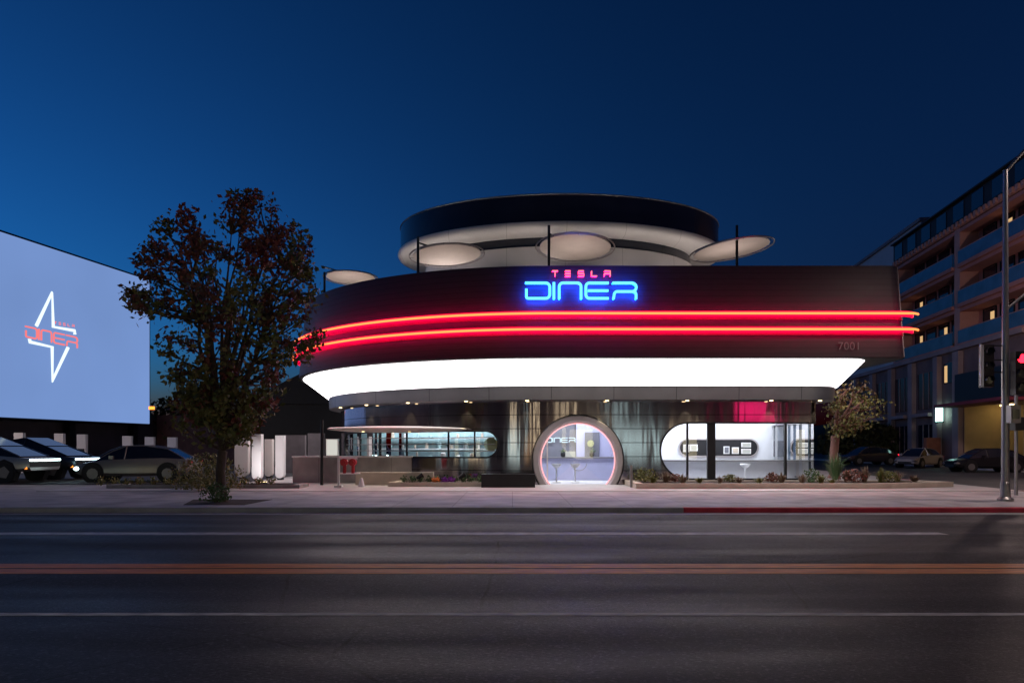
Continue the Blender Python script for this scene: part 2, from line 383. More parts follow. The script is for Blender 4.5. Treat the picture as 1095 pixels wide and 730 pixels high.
# neon lines, with red glow strips and emitters added for their halo
for z in (Z_(334.5, 25.2), Z_(351.5, 25.2)):
    nr = [p for p in up(ring_pts(-.28, -.24, -.28, rc=.45), z)][:-5]
    b = MB(); b.tube(nr, .04, 8); ntb = b.build('neon_tube', M['neon_red'], diner, smooth=80)
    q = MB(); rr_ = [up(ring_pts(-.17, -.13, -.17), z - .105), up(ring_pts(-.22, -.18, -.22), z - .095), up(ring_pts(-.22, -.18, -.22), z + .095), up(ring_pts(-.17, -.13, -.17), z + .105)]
    q.loft([r_[:-5] for r_ in rr_], False); q.build('neon_halo', M['halo_strip'], diner, smooth=35)  # glowing strip that stands for the red halo round the tube
    q = MB(); q.tube(up(ring_pts(-.10, -.06, -.10, rc=.45), z)[24:-6], .022, 6); q.build('halo_light', M['halo_red'], diner, smooth=80)  # hidden emitter added to throw red glow on the fascia
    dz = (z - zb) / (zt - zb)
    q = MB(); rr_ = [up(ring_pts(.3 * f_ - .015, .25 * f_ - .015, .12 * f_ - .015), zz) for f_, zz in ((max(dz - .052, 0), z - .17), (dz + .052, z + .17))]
    q.loft([r_[:-2] for r_ in rr_], False); q.build('halo_backing', M['halo_backing'], diner, smooth=35)  # red of the neon glow put into this fascia strip

# wall with openings --------------------------------------------------------
WALL = ring_pts(1.9, 2.5, 2.25, rc=.35, n=120)
S = [0.]
for i in range(1, len(WALL)): S.append(S[-1] + (WALL[i] - WALL[i-1]).length)
def wall_at(u, z, off=0.):
    u = min(max(u, 0.001), S[-1] - .001); lo = 0
    import bisect
    i = min(max(bisect.bisect_right(S, u) - 1, 0), len(S) - 2)
    f = (u - S[i]) / (S[i+1] - S[i])
    p = WALL[i].lerp(WALL[i+1], f)
    def nrm(j):
        a = WALL[max(j-1, 0)]; c = WALL[min(j+1, len(WALL)-1)]; t = (c - a).normalized(); return Vector((t.y, -t.x, 0))
    n = nrm(i).lerp(nrm(i+1), f).normalized()
    return Vector((p.x, p.y, z)) + n * off
def u_of_px(px):
    best, bu = 1e9, 0
    for k in range(3000):
        u = S[2] + (S[-3] - S[2]) * k / 3000; p = wall_at(u, 0)
        d = abs(p.x / p.y * F + CXP - px) + (0 if p.y < 36 else 1e6)
        if d < best: best, bu = d, u
    return bu
uL1 = u_of_px(533); uL0 = u_of_px(372) - .6
uD = u_of_px(618)
uR0 = u_of_px(706); uR1 = S[-1] - 5.5
uRc = u_of_px(873)
ZL, RL = 1.72, .53
ZD, RD = 1.08, 1.58
ZR, RR = 1.455, 1.11
z0w, z1w = .13, 3.44
def hole(u):
    if uL0 < u < uL1:
        x = max(RL - (u - uL0), RL - (uL1 - u), 0); h = math.sqrt(max(RL*RL - x*x, 0)); return (ZL - h, ZL + h)
    if abs(u - uD) < RD:
        h = math.sqrt(RD*RD - (u-uD)**2); return (max(ZD - h, z0w), ZD + h)
    if uR0 < u < uR1:
        x = max(RR - (u - uR0), 0); h = math.sqrt(max(RR*RR - x*x, 0)); return (ZR - h, ZR + h)
    return None
us = set(S)
def fine(c, r, n=40):
    for k in range(n + 1): us.add(c - r * math.cos(math.pi * k / n))
fine(uL0 + RL, RL); fine(uL1 - RL, RL); fine(uD, RD, 64); fine(uR0 + RR, RR, 60)
for k in range(200): us.add(S[-1] * k / 200)
for e in (uL0, uL1, uR0, uR1, uD - RD, uD + RD): us.add(e)
us = sorted(us); b = MB()
for a, c in zip(us, us[1:]):
    if c - a < 1e-5: continue
    m_ = (a + c) / 2
    if hole(m_) is None:
        b.quad(wall_at(a, z0w), wall_at(c, z0w), wall_at(c, z1w), wall_at(a, z1w)); continue
    e = 1e-6; h0 = hole(a + e) or (hole(m_)); h1 = hole(c - e) or hole(m_)
    b.quad(wall_at(a, h0[1]), wall_at(c, h1[1]), wall_at(c, z1w), wall_at(a, z1w))
    if h0[0] > z0w + 1e-4 or h1[0] > z0w + 1e-4:
        b.quad(wall_at(a, z0w), wall_at(c, z0w), wall_at(c, h1[0]), wall_at(a, h0[0]))
    b.quad(wall_at(a, h0[1]), wall_at(c, h1[1]), wall_at(c, h1[1], -.2), wall_at(a, h0[1], -.2))
    b.quad(wall_at(a, h0[0]), wall_at(c, h1[0]), wall_at(c, h1[0], -.2), wall_at(a, h0[0], -.2))
wall = b.build('steel_wall', M['steel_wall'], diner, smooth=30)
def pill(u0, u1, zc, r, dr=0., n=24, square=False):
    """contour of a pill opening, grown by dr; open (no closing side) when the right end is square"""
    P = []
    if not square:
        for k in range(n + 1):
            t = R(90) - math.pi * k / n; P.append((u1 - r + (r + dr) * math.cos(t), zc + (r + dr) * math.sin(t)))
    L = []
    for k in range(n + 1):
        t = R(-90) - math.pi * k / n; L.append((u0 + r + (r + dr) * math.cos(t), zc + (r + dr) * math.sin(t)))
    m_ = 40; mid_b = [(u1 - (0 if square else r) + (u0 + r - (u1 - (0 if square else r))) * k / m_, zc - r - dr) for k in range(m_ if square else 1, m_)] if not square else [(u1 + (u0 + r - u1) * k / m_, zc - r - dr) for k in range(m_)]
    mid_t = [(x, zc + r + dr) for x, _ in reversed(mid_b)]
    return P + mid_b + L + mid_t
def frame(name, contour, prof, m, parent, closed=True):
    """prof: list of (dr, off)"""
    b = MB(); rings = [[wall_at(u, z, off) for u, z in contour(dr)] for dr, off in prof]
    n = len(rings[0]); vs = [p for r_ in rings for p in r_]; fs = []
    for i in range(len(rings)):
        j = (i + 1) % len(rings)
        for k in range(n if closed else n - 1):
            fs.append((i*n + k, i*n + (k+1) % n, j*n + (k+1) % n, j*n + k))
    b.add(vs, fs); return b.build(name, m, parent, smooth=35)
def pane(name, u0, u1, zfn, off, parent, m):
    b = MB(); n = 60
    for k in range(n):
        a = u0 + (u1-u0)*k/n; c = u0 + (u1-u0)*(k+1)/n; za = zfn(a); zc_ = zfn(c)
        b.quad(wall_at(a, za[0], off), wall_at(c, zc_[0], off), wall_at(c, zc_[1], off), wall_at(a, za[1], off))
    return b.build(name, m, parent, smooth=30)
def vbar(b, u, zz, wd, off=-.02, d=.08):
    b.add([wall_at(u + s * wd/2, z, o_) for z in zz for s, o_ in ((-1, off), (1, off), (1, off - d), (-1, off - d))],
          [(0,1,2,3)[::-1], (4,5,6,7), (0,1,5,4), (1,2,6,5), (2,3,7,6), (3,0,4,7)])
PR = [(-.035, -.1), (-.035, .02), (.03, .03), (.03, -.01)]
# left window
lw = frame('window', lambda d: pill(uL0, uL1, ZL, RL, d), PR, M['dark_metal'], diner)
pane('pane', uL0 + .01, uL1 - .01, lambda u: (hole(min(max(u, uL0 + .012), uL1 - .012))), -.08, lw, M['glass'])
for px in (384, 405, 434, 479, 507):
    u = u_of_px(px); q = MB(); vbar(q, u, hole(u), .05); q.build('mullion', M['dark_metal'], lw, smooth=0)
for z in (1.45, 1.72, 1.99):
    q = MB(); pts = [wall_at(uL0 + .2 + (uL1 - uL0 - .35) * k / 40, z, -.06) for k in range(41)]; q.tube(pts, .018, 6); q.build('louvre', M['grey_metal'], lw)
# right window
rw = frame('window', lambda d: pill(uR0, uR1, ZR, RR, d, square=True), PR, M['dark_metal'], diner, closed=False)
pane('pane', uR0 + .01, uR1 - .01, lambda u: hole(min(max(u, uR0 + .012), uR1 - .012)), -.08, rw, M['glass'])
for px, wd in ((735.5, .07), (761, .32), (840.5, .09)):
    u = u_of_px(px); q = MB(); vbar(q, u, hole(u), wd, d=.12); q.build('mullion', M['dark_metal'], rw, smooth=0)
for u in (S[-1] - 9.35, ):
    q = MB(); vbar(q, u, hole(u), .2); q.build('mullion', M['dark_metal'], rw, smooth=0)
# round entrance: wide pale ring, led line, glass
def circ(r, n=96, zmin=.14):
    out = []
    a0 = math.asin(max(-1, min(1, (zmin - ZD) / r)))
    for k in range(n + 1):
        t = (math.pi - a0) + (2*a0 - math.pi) * k / n; out.append((uD + r * math.cos(t), ZD + r * math.sin(t)))
    return out
ent = frame('entrance', lambda d: circ(RD + d), [(-.1, -.3), (-.1, .04), (-.02, .16), (.16, .16), (.19, .1), (.19, -.02)], M['ring'], diner, closed=False)
frame('gasket', lambda d: circ(RD + .2 + d), [(0, -.01), (0, .12), (.035, .1), (.035, -.01)], M['black'], ent, closed=False)
b = MB(); b.tube([wall_at(u, z, .02) for u, z in circ(RD - .13)], .022, 6); b.build('light_strip', M['led_pink'], ent)
b = MB(); cc = circ(RD - .12); P0 = wall_at(uD, .15, -.12); vs_ = [wall_at(u, z, -.12) for u, z in cc]
b.add([wall_at(uD, ZD, -.12)] + vs_, [(0, k + 1, k + 2) for k in range(len(vs_) - 1)]); b.build('pane', M['glass'], ent, smooth=0)
q = MB(); vbar(q, uD - 1.2, (.14, ZD + .85), .05, off=-.06); q.build('door_post', M['white'], ent, smooth=0)
q = MB(); q.tube([wall_at(uD + .05 + .32*math.cos(t), 1.0 + .32*math.sin(t), -.08) for t in [R(185 + 170*k/20) for k in range(21)]], .012, 6); q.build('door_handle', M['grey_metal'], ent)
# recessed downlights under the eave, with real spot light
for px in (371, 398, 441, 501, 564, 648, 733, 822, 880):
    u = u_of_px(min(px, 870)); p = wall_at(u, 3.40, .3)
    q = MB(); q.lathe(p, [(.0, 0), (.05, 0), (.07, .01), (.07, .03)], 12); dl = q.build('downlight', M['warm_lamp'], diner)
    add_light('SPOT', 'downlight_lamp', p + Vector((0, 0, -.06)), 60, (1, .82, .5), diner, .03, (R(14), 0, 0), 62, .5)

# interior ------------------------------------------------------------------
def room(x0, x1, y1, mback, zf=.14, zc=3.35, nm='room'):
    q = MB()
    q.quad((x0, y1, zf), (x1, y1, zf), (x1, y1, zc), (x0, y1, zc)); return q.build('back_wall', mback, diner, smooth=0)
q = MB(); q.box(-8.2, 12, 28.1, 37, .125, .145); fl = [wall_at(u, .145, -.02) for u in us if S[2] < u < S[-3]]
q = MB(); q.add(fl, [tuple(range(len(fl)))]); q.build('floor', M['interior_white'], diner, smooth=0)
cl = [p + Vector((0, 0, 3.2)) for p in fl]; q = MB(); q.add(cl, [tuple(range(len(cl)))]); q.build('ceiling', M['interior_white'], diner, smooth=0)
# bulkheads between rooms
for x, mm in ((-.6, 'interior_grey'), (4.7, 'interior_lilac')):
    q = MB(); q.box(x, x + .15, 28.6, 37, .15, 3.34); q.build('partition', M[mm], diner, smooth=0)
q = MB(); q.box(-.45, 3.05, 33.9, 34.05, .15, 3.34); q.build('back_wall', M['interior_grey'], diner, smooth=0)
q = MB(); q.box(3.05, 4.7, 33.7, 33.85, .15, 3.34); q.build('back_wall', M['interior_lilac'], diner, smooth=0)
q = MB(); q.box(4.85, 13.2, 32.6, 32.75, .15, 3.34); q.build('back_wall', M['interior_white'], diner, smooth=0)
q = MB(); q.box(-7.9, -.6, 34.0, 34.15, .15, 3.34); q.build('back_wall', M['interior_teal'], diner, smooth=0)
for (x0, x1, y0, y1) in ((-.2, 4.3, 30, 30.5), (-.2, 4.3, 32.4, 32.9), (5.2, 12.2, 29.2, 29.8), (5.2, 12.2, 31.2, 31.7), (-5.4, -1, 31.6, 31.9), (-6, -1, 33, 33.3)):
    q = MB(); q.box(x0, x1, y0, y1, 3.26, 3.32); q.build('ceiling_light', M['ceiling_lamp'], diner, smooth=0)
# grey door with round porthole on the lilac wall
q = MB(); q.box(X_(625.5, 33.6), X_(641, 33.6), 33.62, 33.7, .15, Z_(462, 33.6)); dr_ = q.build('inner_door', M['interior_grey'], diner, smooth=0)
q = MB(); p = at(631.5, 474, 33.6); q.tube([p, p + Vector((0, -.04, 0))], .16, 20); q.build('porthole', mat('porthole', (.5, .5, .25), .4), dr_)
# dark pill niche on the back wall of the right room
nz = (Z_(487, 32.55), Z_(470, 32.55)); nzc = sum(nz)/2; nr_ = (nz[1]-nz[0])/2
nx0, nx1 = X_(727, 32.55), X_(810, 32.55)
def pillxz(x0, x1, zc, r, y, n=20):
    return [Vector((x1 - r + r*math.cos(R(90) - math.pi*k/n), y, zc + r*math.sin(R(90) - math.pi*k/n))) for k in range(n+1)] + \
           [Vector((x0 + r + r*math.cos(R(-90) - math.pi*k/n), y, zc + r*math.sin(R(-90) - math.pi*k/n))) for k in range(n+1)]
q = MB(); o_ = pillxz(nx0 - .06, nx1 + .06, nzc, nr_ + .06, 32.52); i_ = pillxz(nx0, nx1, nzc, nr_, 32.52); o2 = pillxz(nx0 - .06, nx1 + .06, nzc, nr_ + .06, 32.6)
q.loft([o2, o_, i_, pillxz(nx0, nx1, nzc, nr_, 32.58)], True); q.build('niche_frame', M['ring'], diner, smooth=30)
q = MB(); i2 = pillxz(nx0, nx1, nzc, nr_, 32.57); q.add(i2, [tuple(range(len(i2)))]); q.build('niche', M['dark_metal'], diner, smooth=0)
q = MB(); q.box(X_(828, 32.5), X_(838, 32.5), 32.52, 32.6, Z_(488, 32.5), Z_(471, 32.5)); q.build('inner_window', M['interior_grey'], diner, smooth=0)

# things inside: counters, stools, framed pictures, plants
def thing_mesh(mb, name, m, label, cat, origin, group=None, smooth=30):
    return tag(mb.build(name, m, origin=origin, smooth=smooth), label, cat, group)
c1 = thing('counter', 'grey service counter behind the tulip stools in the round entrance', 'counter', (1.6, 31.5, .145))
q = MB(); q.box(-.3, 4.6, 31.3, 31.9, .15, 1.12); q.build('front_panel', M['interior_lilac'], c1, smooth=0)
q = MB(); q.box(-.35, 4.65, 31.2, 31.95, 1.121, 1.17); q.build('countertop', M['grey_metal'], c1, smooth=0)
c2 = thing('counter', 'long white bar counter with grey top behind the right window', 'counter', (8.5, 31, .145))
q = MB(); q.box(5.2, 12.6, 30.2, 30.8, .15, 1.0); q.build('front_panel', M['interior_white'], c2, smooth=0)
q = MB(); q.box(5.1, 12.7, 30.05, 30.95, 1.001, 1.06); q.build('countertop', M['grey_metal'], c2, smooth=0)
st = thing('bar_stool', 'left white tulip bar stool inside the round entrance', 'stool', (X_(595, 29.3), 29.3, .145), 'white tulip stools inside the diner')
o0 = ORG[st.name]
q = MB(); q.lathe(o0, [(.0, .0), (.2, .0), (.19, .02), (.05, .05)], 20); q.build('base', M['white'], st)
q = MB(); q.lathe(o0, [(.03, .04), (.025, .4), (.05, .62)], 12); q.build('stem', M['white'], st)
q = MB(); q.lathe(o0, [(.05, .60), (.14, .66), (.21, .74), (.2, .78), (.0, .76)], 20); q.build('seat', M['white'], st)
place_copy(st, (X_(615, 29.3), 29.3, .145), label='right white tulip bar stool inside the round entrance')
place_copy(st, (X_(797, 29.4), 29.4, .145), label='white tulip stool standing alone at the bar counter')
for px, lb in ((602, 'dark round pot with green plant on the counter below the inner wall sign'), (633, 'dark round pot with green plant on the counter before the grey inner door')):
    t = thing('potted_plant', lb, 'plant', (X_(px, 31.5), 31.5, 1.17), 'potted plants on the entrance counter'); oo = ORG[t.name]
    q = MB(); q.lathe(oo, [(.0, 0), (.06, .0), (.11, .08), (.11, .16), (.07, .22)], 16); q.build('pot', M['black'], t)
    q = MB()
    for k in range(60):
        a, e = random.random()*6.28, random.uniform(.1, 1.4); d = Vector((math.cos(a)*math.cos(e), math.sin(a)*math.cos(e), math.sin(e))) * random.uniform(.08, .2)
        c_ = oo + Vector((0, 0, .2)) + d; s_ = Vector((random.uniform(-1,1), random.uniform(-1,1), random.uniform(-1,1))).normalized() * .035
        q.add([c_ - s_, c_ + d.cross(s_).normalized()*.02, c_ + s_, c_ - d.cross(s_).normalized()*.02], [(0,1,2,3)])
    q.build('foliage', M['leaf_green'], t, smooth=0)
q = MB(); q.box(X_(605, 31.6), X_(615, 31.6), 31.5, 31.75, 1.172, 1.42); thing_mesh(q, 'cash_register', M['menu'], 'pale lit terminal on the counter beside the left potted plant', 'terminal', (X_(610, 31.6), 31.6, 1.172), smooth=0)
labels = ['white framed picture at the left end of the dark niche', 'small white framed picture next to the thick pillar', 'grey small frame at the middle of the dark niche', 'pale green square frame right of the niche middle', 'upper white frame at the right end of the dark niche', 'lower white frame at the right end of the dark niche']
for (x0, x1, y0_, y1_, mm), lb in zip([(731, 737, 475, 483, 'menu'), (738, 746, 475, 482, 'menu'), (774, 780, 477, 485, 'interior_grey'), (783, 790, 478, 485, 'cream'), (793, 803, 473, 478, 'menu'), (793, 803, 479.5, 485, 'menu')], labels):
    t = thing('picture_frame', lb, 'frame', (X_((x0+x1)/2, 32.5), 32.5, Z_(y1_, 32.5)), 'frames in the niche')
    q = MB(); q.box(X_(x0, 32.5), X_(x1, 32.5), 32.49, 32.565, Z_(y1_, 32.5), Z_(y0_, 32.5)); q.build('frame', M['white'], t, smooth=0)
    q = MB(); q.box(X_(x0 + .9, 32.5), X_(x1 - .9, 32.5), 32.475, 32.489, Z_(y1_ - .9, 32.5), Z_(y0_ + .9, 32.5)); q.build('picture', M[mm], t, smooth=0)
q = MB(); 
q.loft([[Vector((12.9 + .8*math.cos(t), 31.3 + .8*math.sin(t), z)) for t in [R(100 + 160*k/14) for k in range(15)]] for z in (.15, 2.7)], False)
q.build('curved_screen', M['blue_glass'], diner, smooth=40)
# kitchen behind the left window
kt = thing('kitchen_counter', 'steel kitchen counter with shelves behind the left window', 'counter', (-4, 31, .145))
q = MB(); q.box(-6.6, -1, 31.2, 31.8, .15, 1.1); q.build('front_panel', M['grey_metal'], kt, smooth=0)
q = MB(); q.box(-6.6, -1, 33.3, 33.9, 1.5, 1.54); q.box(-6.6, -1, 33.3, 33.9, 2.0, 2.04); q.build('shelf', M['white'], kt, smooth=0)
for k in range(26):
    x = -6.4 + 5.2*k/26 + random.uniform(-.05, .05); z = (1.54, 2.04, 1.1)[k % 3]; y = 33.55 if z > 1.2 else 31.5
    h = random.uniform(.12, .32); r_ = random.uniform(.05, .12); q = MB(); q.lathe((x, y, z + .002), [(0, 0), (r_, 0), (r_, h*.8), (r_*.6, h), (0, h)], 12)
    thing_mesh(q, 'container', M[random.choice(['white', 'grey_metal', 'interior_teal', 'cream', 'dark_metal'])], ['first', 'second', 'third', 'fourth', 'fifth', 'sixth', 'seventh', 'eighth', 'ninth'][k // 3] + ' container from the left on the ' + ['lower kitchen shelf', 'upper kitchen shelf', 'steel kitchen counter'][k % 3], 'container', (x, y, z + .002), 'kitchen containers')
p = at(525, 475, 28.6); q = MB(); q.tube([p, p + Vector((0, .05, 0))], .28, 24)
thing_mesh(q, 'round_sign', mat('round_sign', (.6, .6, .3), .5), 'round yellow-green disc at the right end of the left window', 'sign', p)

# ------------------------------------------------------------------ lettering in neon strokes
def arc(cx, cy, r, a0, a1, n=6): return [(cx + r*math.cos(R(a0 + (a1-a0)*k/n)), cy + r*math.sin(R(a0 + (a1-a0)*k/n))) for k in range(n+1)]
# glyph strokes in crop units: x right, y down, height 178..268
BIG = [
 [(172, 178)] + arc(293, 202, 24, -90, 0) + arc(293, 244, 24, 0, 90) + arc(190, 258, 10, 90, 180) + [(180, 212)],
 [(341, 174), (341, 272)],
 [(372, 272)] + arc(394, 200, 22, 180, 270) + arc(478, 200, 22, -90, 0) + [(500, 272)],
 [(662, 178)] + arc(550, 200, 22, -90, -180) + arc(550, 246, 22, 180, 90) + [(662, 268)],
 [(540, 223), (660, 223)],
 [(684, 178)] + arc(799, 203, 25, -90, 90) + [(712, 228)] + arc(712, 246, 18, -90, -180) + [(690, 272)],
 [(799, 228)] + arc(804, 246, 18, -90, 0) + [(822, 272)]]
def small(x, s):   # wide little capitals 34 x 30 from (x,107)
    T = {'T': [[(0, 0), (34, 0)], [(17, 0), (17, 30)]], 'E': [[(0, 0), (32, 0)], [(0, 15), (32, 15)], [(0, 30), (32, 30)]],
         'S': [[(34, 0), (2, 0), (2, 15), (34, 15), (34, 30), (0, 30)]], 'L': [[(2, 0), (2, 30), (34, 30)]], 'A': [[(0, 0), (34, 0), (34, 30)], [(0, 30), (0, 15), (34, 15)]]}
    return [[(x + a, 107 + b_) for a, b_ in st_] for st_ in T[s]]
SMALL = sum([small(x, s) for x, s in zip((331, 407, 483, 560, 637), 'TESLA')], [])
def roof_sign_pt(x, y):
    px, py = 530 + x / 5.475, 270 + y / 5.475; return at(px, py, 25.36)
sg = thing('neon_sign', 'blue neon DINER lettering on the dark fascia above the entrance', 'neon sign', at(621, 322, 25.4))
for s_ in BIG:
    q = MB(); q.tube([roof_sign_pt(*p) for p in s_], .048, 8); lt_ = q.build('letter_tube', M['neon_blue'], sg, smooth=80)
    q = MB(); q.tube([roof_sign_pt(*p) + Vector((0, .13, 0)) for p in s_], .02, 6); q.build('halo_light', M['halo_blue'], lt_, smooth=80)  # hidden emitter added for the blue halo on the fascia
sg2 = thing('neon_sign', 'row of small red neon capitals above the blue lettering', 'neon sign', at(622, 295, 25.4))
for s_ in SMALL:
    q = MB(); q.tube([roof_sign_pt(*p) for p in s_], .022, 6); lt_ = q.build('letter_tube', M['neon_pink'], sg2, smooth=80)
    q = MB(); q.tube([roof_sign_pt(*p) + Vector((0, .13, 0)) for p in s_], .012, 5); q.build('halo_light', M['halo_pink'], lt_, smooth=80)  # hidden emitter added for the pink halo behind the capitals
ws = thing('wall_sign', 'white DINER lettering on the dark inner wall seen through the round entrance', 'sign', at(598, 475, 33.8))
for s_ in BIG:
    q = MB(); q.tube([at(583 + (x - 172) / 650 * 32, 468 + (y - 178) / 90 * 4.6, 33.8) for x, y in s_], .022, 6); q.build('letter_tube', M['screen_white'], ws, smooth=80)
def text_mesh(s, size, depth=.01, space=1.0):
    c = bpy.data.curves.new('t', 'FONT'); c.body = s; c.size = size; c.extrude = depth; c.space_character = space; c.offset = -.012 * size
    o = bpy.data.objects.new('t', c); COL.objects.link(o); dg = bpy.context.evaluated_depsgraph_get()
    me = bpy.data.meshes.new_from_object(o.evaluated_get(dg)); bpy.data.objects.remove(o); return me
me = text_mesh('7001', .40, .012, 1.05); me.materials.append(mat('number_grey', (.3, .28, .29), .5, .1)); hn = bpy.data.objects.new('house_number', me); COL.objects.link(hn)
hn.parent = diner; hn.location = at(895.5, 374, 25.47) - org(diner) + Vector((0, -.03, 0)); hn.rotation_euler = (R(90), 0, 0)
hn['label'] = 'thin grey house number 7001'

# ------------------------------------------------------------------ roof tier
TC = (2.35, 36.0)
def ell(a, bb, z, n=96): return [Vector((TC[0] + a*math.cos(2*math.pi*k/n), TC[1] + bb*math.sin(2*math.pi*k/n), z)) for k in range(n)]
A, B = 7.95, 5.4
tier = thing('roof_pavilion', 'round upper deck with dark glass railing and white slab on top of the diner', 'roof deck', (TC[0], TC[1], zt - .6))
b = MB(); b.loft([ell(A, B, 11.3), ell(A, B, 12.48), ell(A - .03, B - .03, 12.48), ell(A - .03, B - .03, 11.3)]); b.build('railing_glass', mat('railing_panel', (.02, .022, .04), .25, .2, var=.2, scale=.5), tier)
b = MB(); b.tube(ell(A, B, 12.5), .035, 6, closed=True); b.build('handrail', M['grey_metal'], tier)
b = MB(); b.loft([ell(A - .1, B - .1, 11.32), ell(A + .1, B + .1, 11.3), ell(A + .14, B + .14, 11.15), ell(A + .05, B + .05, 11.0), ell(A - .3, B - .25, 10.9), ell(A - 1.4, B - 1.1, 10.95)]); b.build('slab', M['white_panel'], tier, smooth=50)
b = MB(); b.add(ell(A - .05, B - .05, 11.25), [tuple(range(96))]); b.build('deck', M['dark_metal'], tier, smooth=0)
b = MB(); b.loft([ell(A - 1.35, B - 1.05, 10.98), ell(A - 1.35, B - 1.05, 10.55)]); b.build('clerestory', M['dark_glass'], tier)
b = MB(); b.loft([ell(A - 1.35, B - 1.05, 10.56), ell(A - 1.25, B - .95, 10.5), ell(A - .9, B - .7, zt - .6)]); b.build('drum_wall', M['white_panel'], tier, smooth=40)
for k, ang in enumerate((-160, -130, -100, -70, -45, -20)):
    p = Vector((TC[0] + (A + .3)*math.cos(R(ang)), TC[1] + (B + .9)*math.sin(R(ang)), zt - .55))
    q = MB(); q.lathe(p, [(0, .1), (.1, .1), (.12, 0)], 10); q.build('uplight', M['warm_lamp'], tier)
    add_light('SPOT', 'uplight_lamp', p + Vector((0, 0, .12)), 150, (1, .86, .8), tier, .1, (R(180), 0, 0), 120, .7)
# roof terrace parasols
def parasol(px, py, Y, rad, pole_px, tilt, label, polepy):
    c = at(px, py, Y); t = thing('parasol', label, 'parasol', (X_(pole_px, Y), Y, zt - .6), 'round white parasols on the roof terrace')
    q = MB(); n = 40; ax = Matrix.Rotation(R(tilt[0]), 3, 'X') @ Matrix.Rotation(R(tilt[1]), 3, 'Y')
    def rg(r, z): return [c + ax @ Vector((r*math.cos(2*math.pi*k/n), r*math.sin(2*math.pi*k/n), z)) for k in range(n)]
    q.loft([rg(.02, .0), rg(rad*.9, -.0), rg(rad*.9, .05), rg(.02, .12)]); q.build('canopy', M['parasol'], t, smooth=30)
    q = MB(); q.tube(rg(rad, 0), .028, 6, closed=True)
    for k in range(0, n, 5): q.tube([rg(rad*.88, .0)[k], rg(rad, 0)[k]], .014, 4)
    q.build('rim', M['ring'], t)
    Yq = max(Y - rad - .08, 26.3) if Y < 29 else Y - 1.2; base = Vector((X_(pole_px, Yq), Yq, zt - .6)); top = Vector((base.x, Yq, Z_(polepy, Yq)))
    q = MB(); q.tube([base, top], .05, 8); q.lathe(base, [(.0, .002), (.3, .002), (.3, .06), (.06, .1)], 16); q.build('pole', M['dark_metal'], t)
    q = MB(); q.tube([Vector((base.x, Yq, c.z + .18)), c + Vector((0, 0, .14))], .035, 6); q.build('arm', M['dark_metal'], t)
    add_light('SPOT', 'uplight', Vector((c.x, Y - .3, zt - .4)), 60, (1, .8, .72), t, .15, (R(180), 0, 0), 130, .6)
    return t
parasol(478, 273, 29.4, 1.55, 447, (-2, -4), 'white round parasol on the roof left of the blue sign, below the deck slab', 253)
parasol(615, 265, 27.5, 1.52, 587, (-5, 2), 'white round parasol on the roof directly above the blue sign', 241)
parasol(782, 267, 27.5, 1.58, 788, (-1, -7), 'white round parasol on the roof right of the deck, standing against open sky', 241)
parasol(375, 297, 32, 1.2, 347, (-2, 0), 'leftmost white parasol on the roof, half behind the street tree', 291)

# ------------------------------------------------------------------ left canopy, counters and bits
wc = thing('awning', 'thin white lens-shaped awning over the left window on a slim dark pole', 'awning', (-5.2, 28.4, .135))
q = MB(); c = Vector((-4.6, 28.6, 2.2)); q.lathe(c, [(0, -.02), (2.0, .02), (2.75, .1), (2.8, .13), (2.7, .17), (1.5, .22), (0, .24)], 48, 1, .75); q.build('canopy', M['parasol'], wc, smooth=40)
q = MB(); q.tube([(X_(344, 27.6), 27.6, .13), (X_(344.5, 27.6), 27.6, Z_(449, 27.6))], .06, 8); q.build('pole', M['dark_metal'], wc)
for dx_ in (-1.2, .6):
    p = c + Vector((dx_, -.9, .0)); q = MB(); q.lathe(p, [(0, 0), (.05, 0), (.06, .06)], 10); q.build('awning_light', M['warm_lamp'], wc)
    add_light('SPOT', 'awning_lamp', p + Vector((0, 0, -.04)), 70, (1, .85, .7), wc, .04, (R(-12), 0, 0), 130, .7)
lw_ = thing('low_wall', 'long low grey wall with white cap below the awning', 'wall', (-6.5, 29, .135))
q = MB(); q.box(X_(313, 29.4), X_(440, 29.4), 29.4, 29.7, .13, 1.17); q.build('wall', M['concrete'], lw_, smooth=0)
q = MB(); q.box(X_(312, 29.35), X_(441, 29.35), 29.35, 29.75, 1.171, 1.24); q.build('cap', M['white'], lw_, smooth=0)
q = MB(); q.box(X_(380, 27.6), X_(463, 27.6), 27.6, 28.0, .13, Z_(505, 27.6)); thing_mesh(q, 'bench_wall', M['cream'], 'low cream bench-height wall in front of the grey wall', 'wall', (X_(420, 27.6), 27.8, .13), smooth=0)
q = MB(); q.box(X_(515, 26.2), X_(572, 26.2), 25.9, 26.4, .13, .62); thing_mesh(q, 'planter_box', M['dark_metal'], 'dark low metal box left of the round entrance', 'planter', (X_(545, 26.2), 26.2, .13), smooth=0)
kk = thing('menu_kiosk', 'white lit box standing on the low wall under the awning tip', 'kiosk', (X_(355.5, 29.5), 29.5, 1.24))
q = MB(); q.box(X_(349, 29.5), X_(362, 29.5), 29.42, 29.62, 1.242, Z_(469, 29.5)); q.build('body', M['white'], kk, smooth=0)
q = MB(); q.box(X_(349.7, 29.5), X_(361.3, 29.5), 29.405, 29.418, 1.27, Z_(469.7, 29.5)); q.build('screen', M['menu'], kk, smooth=0)
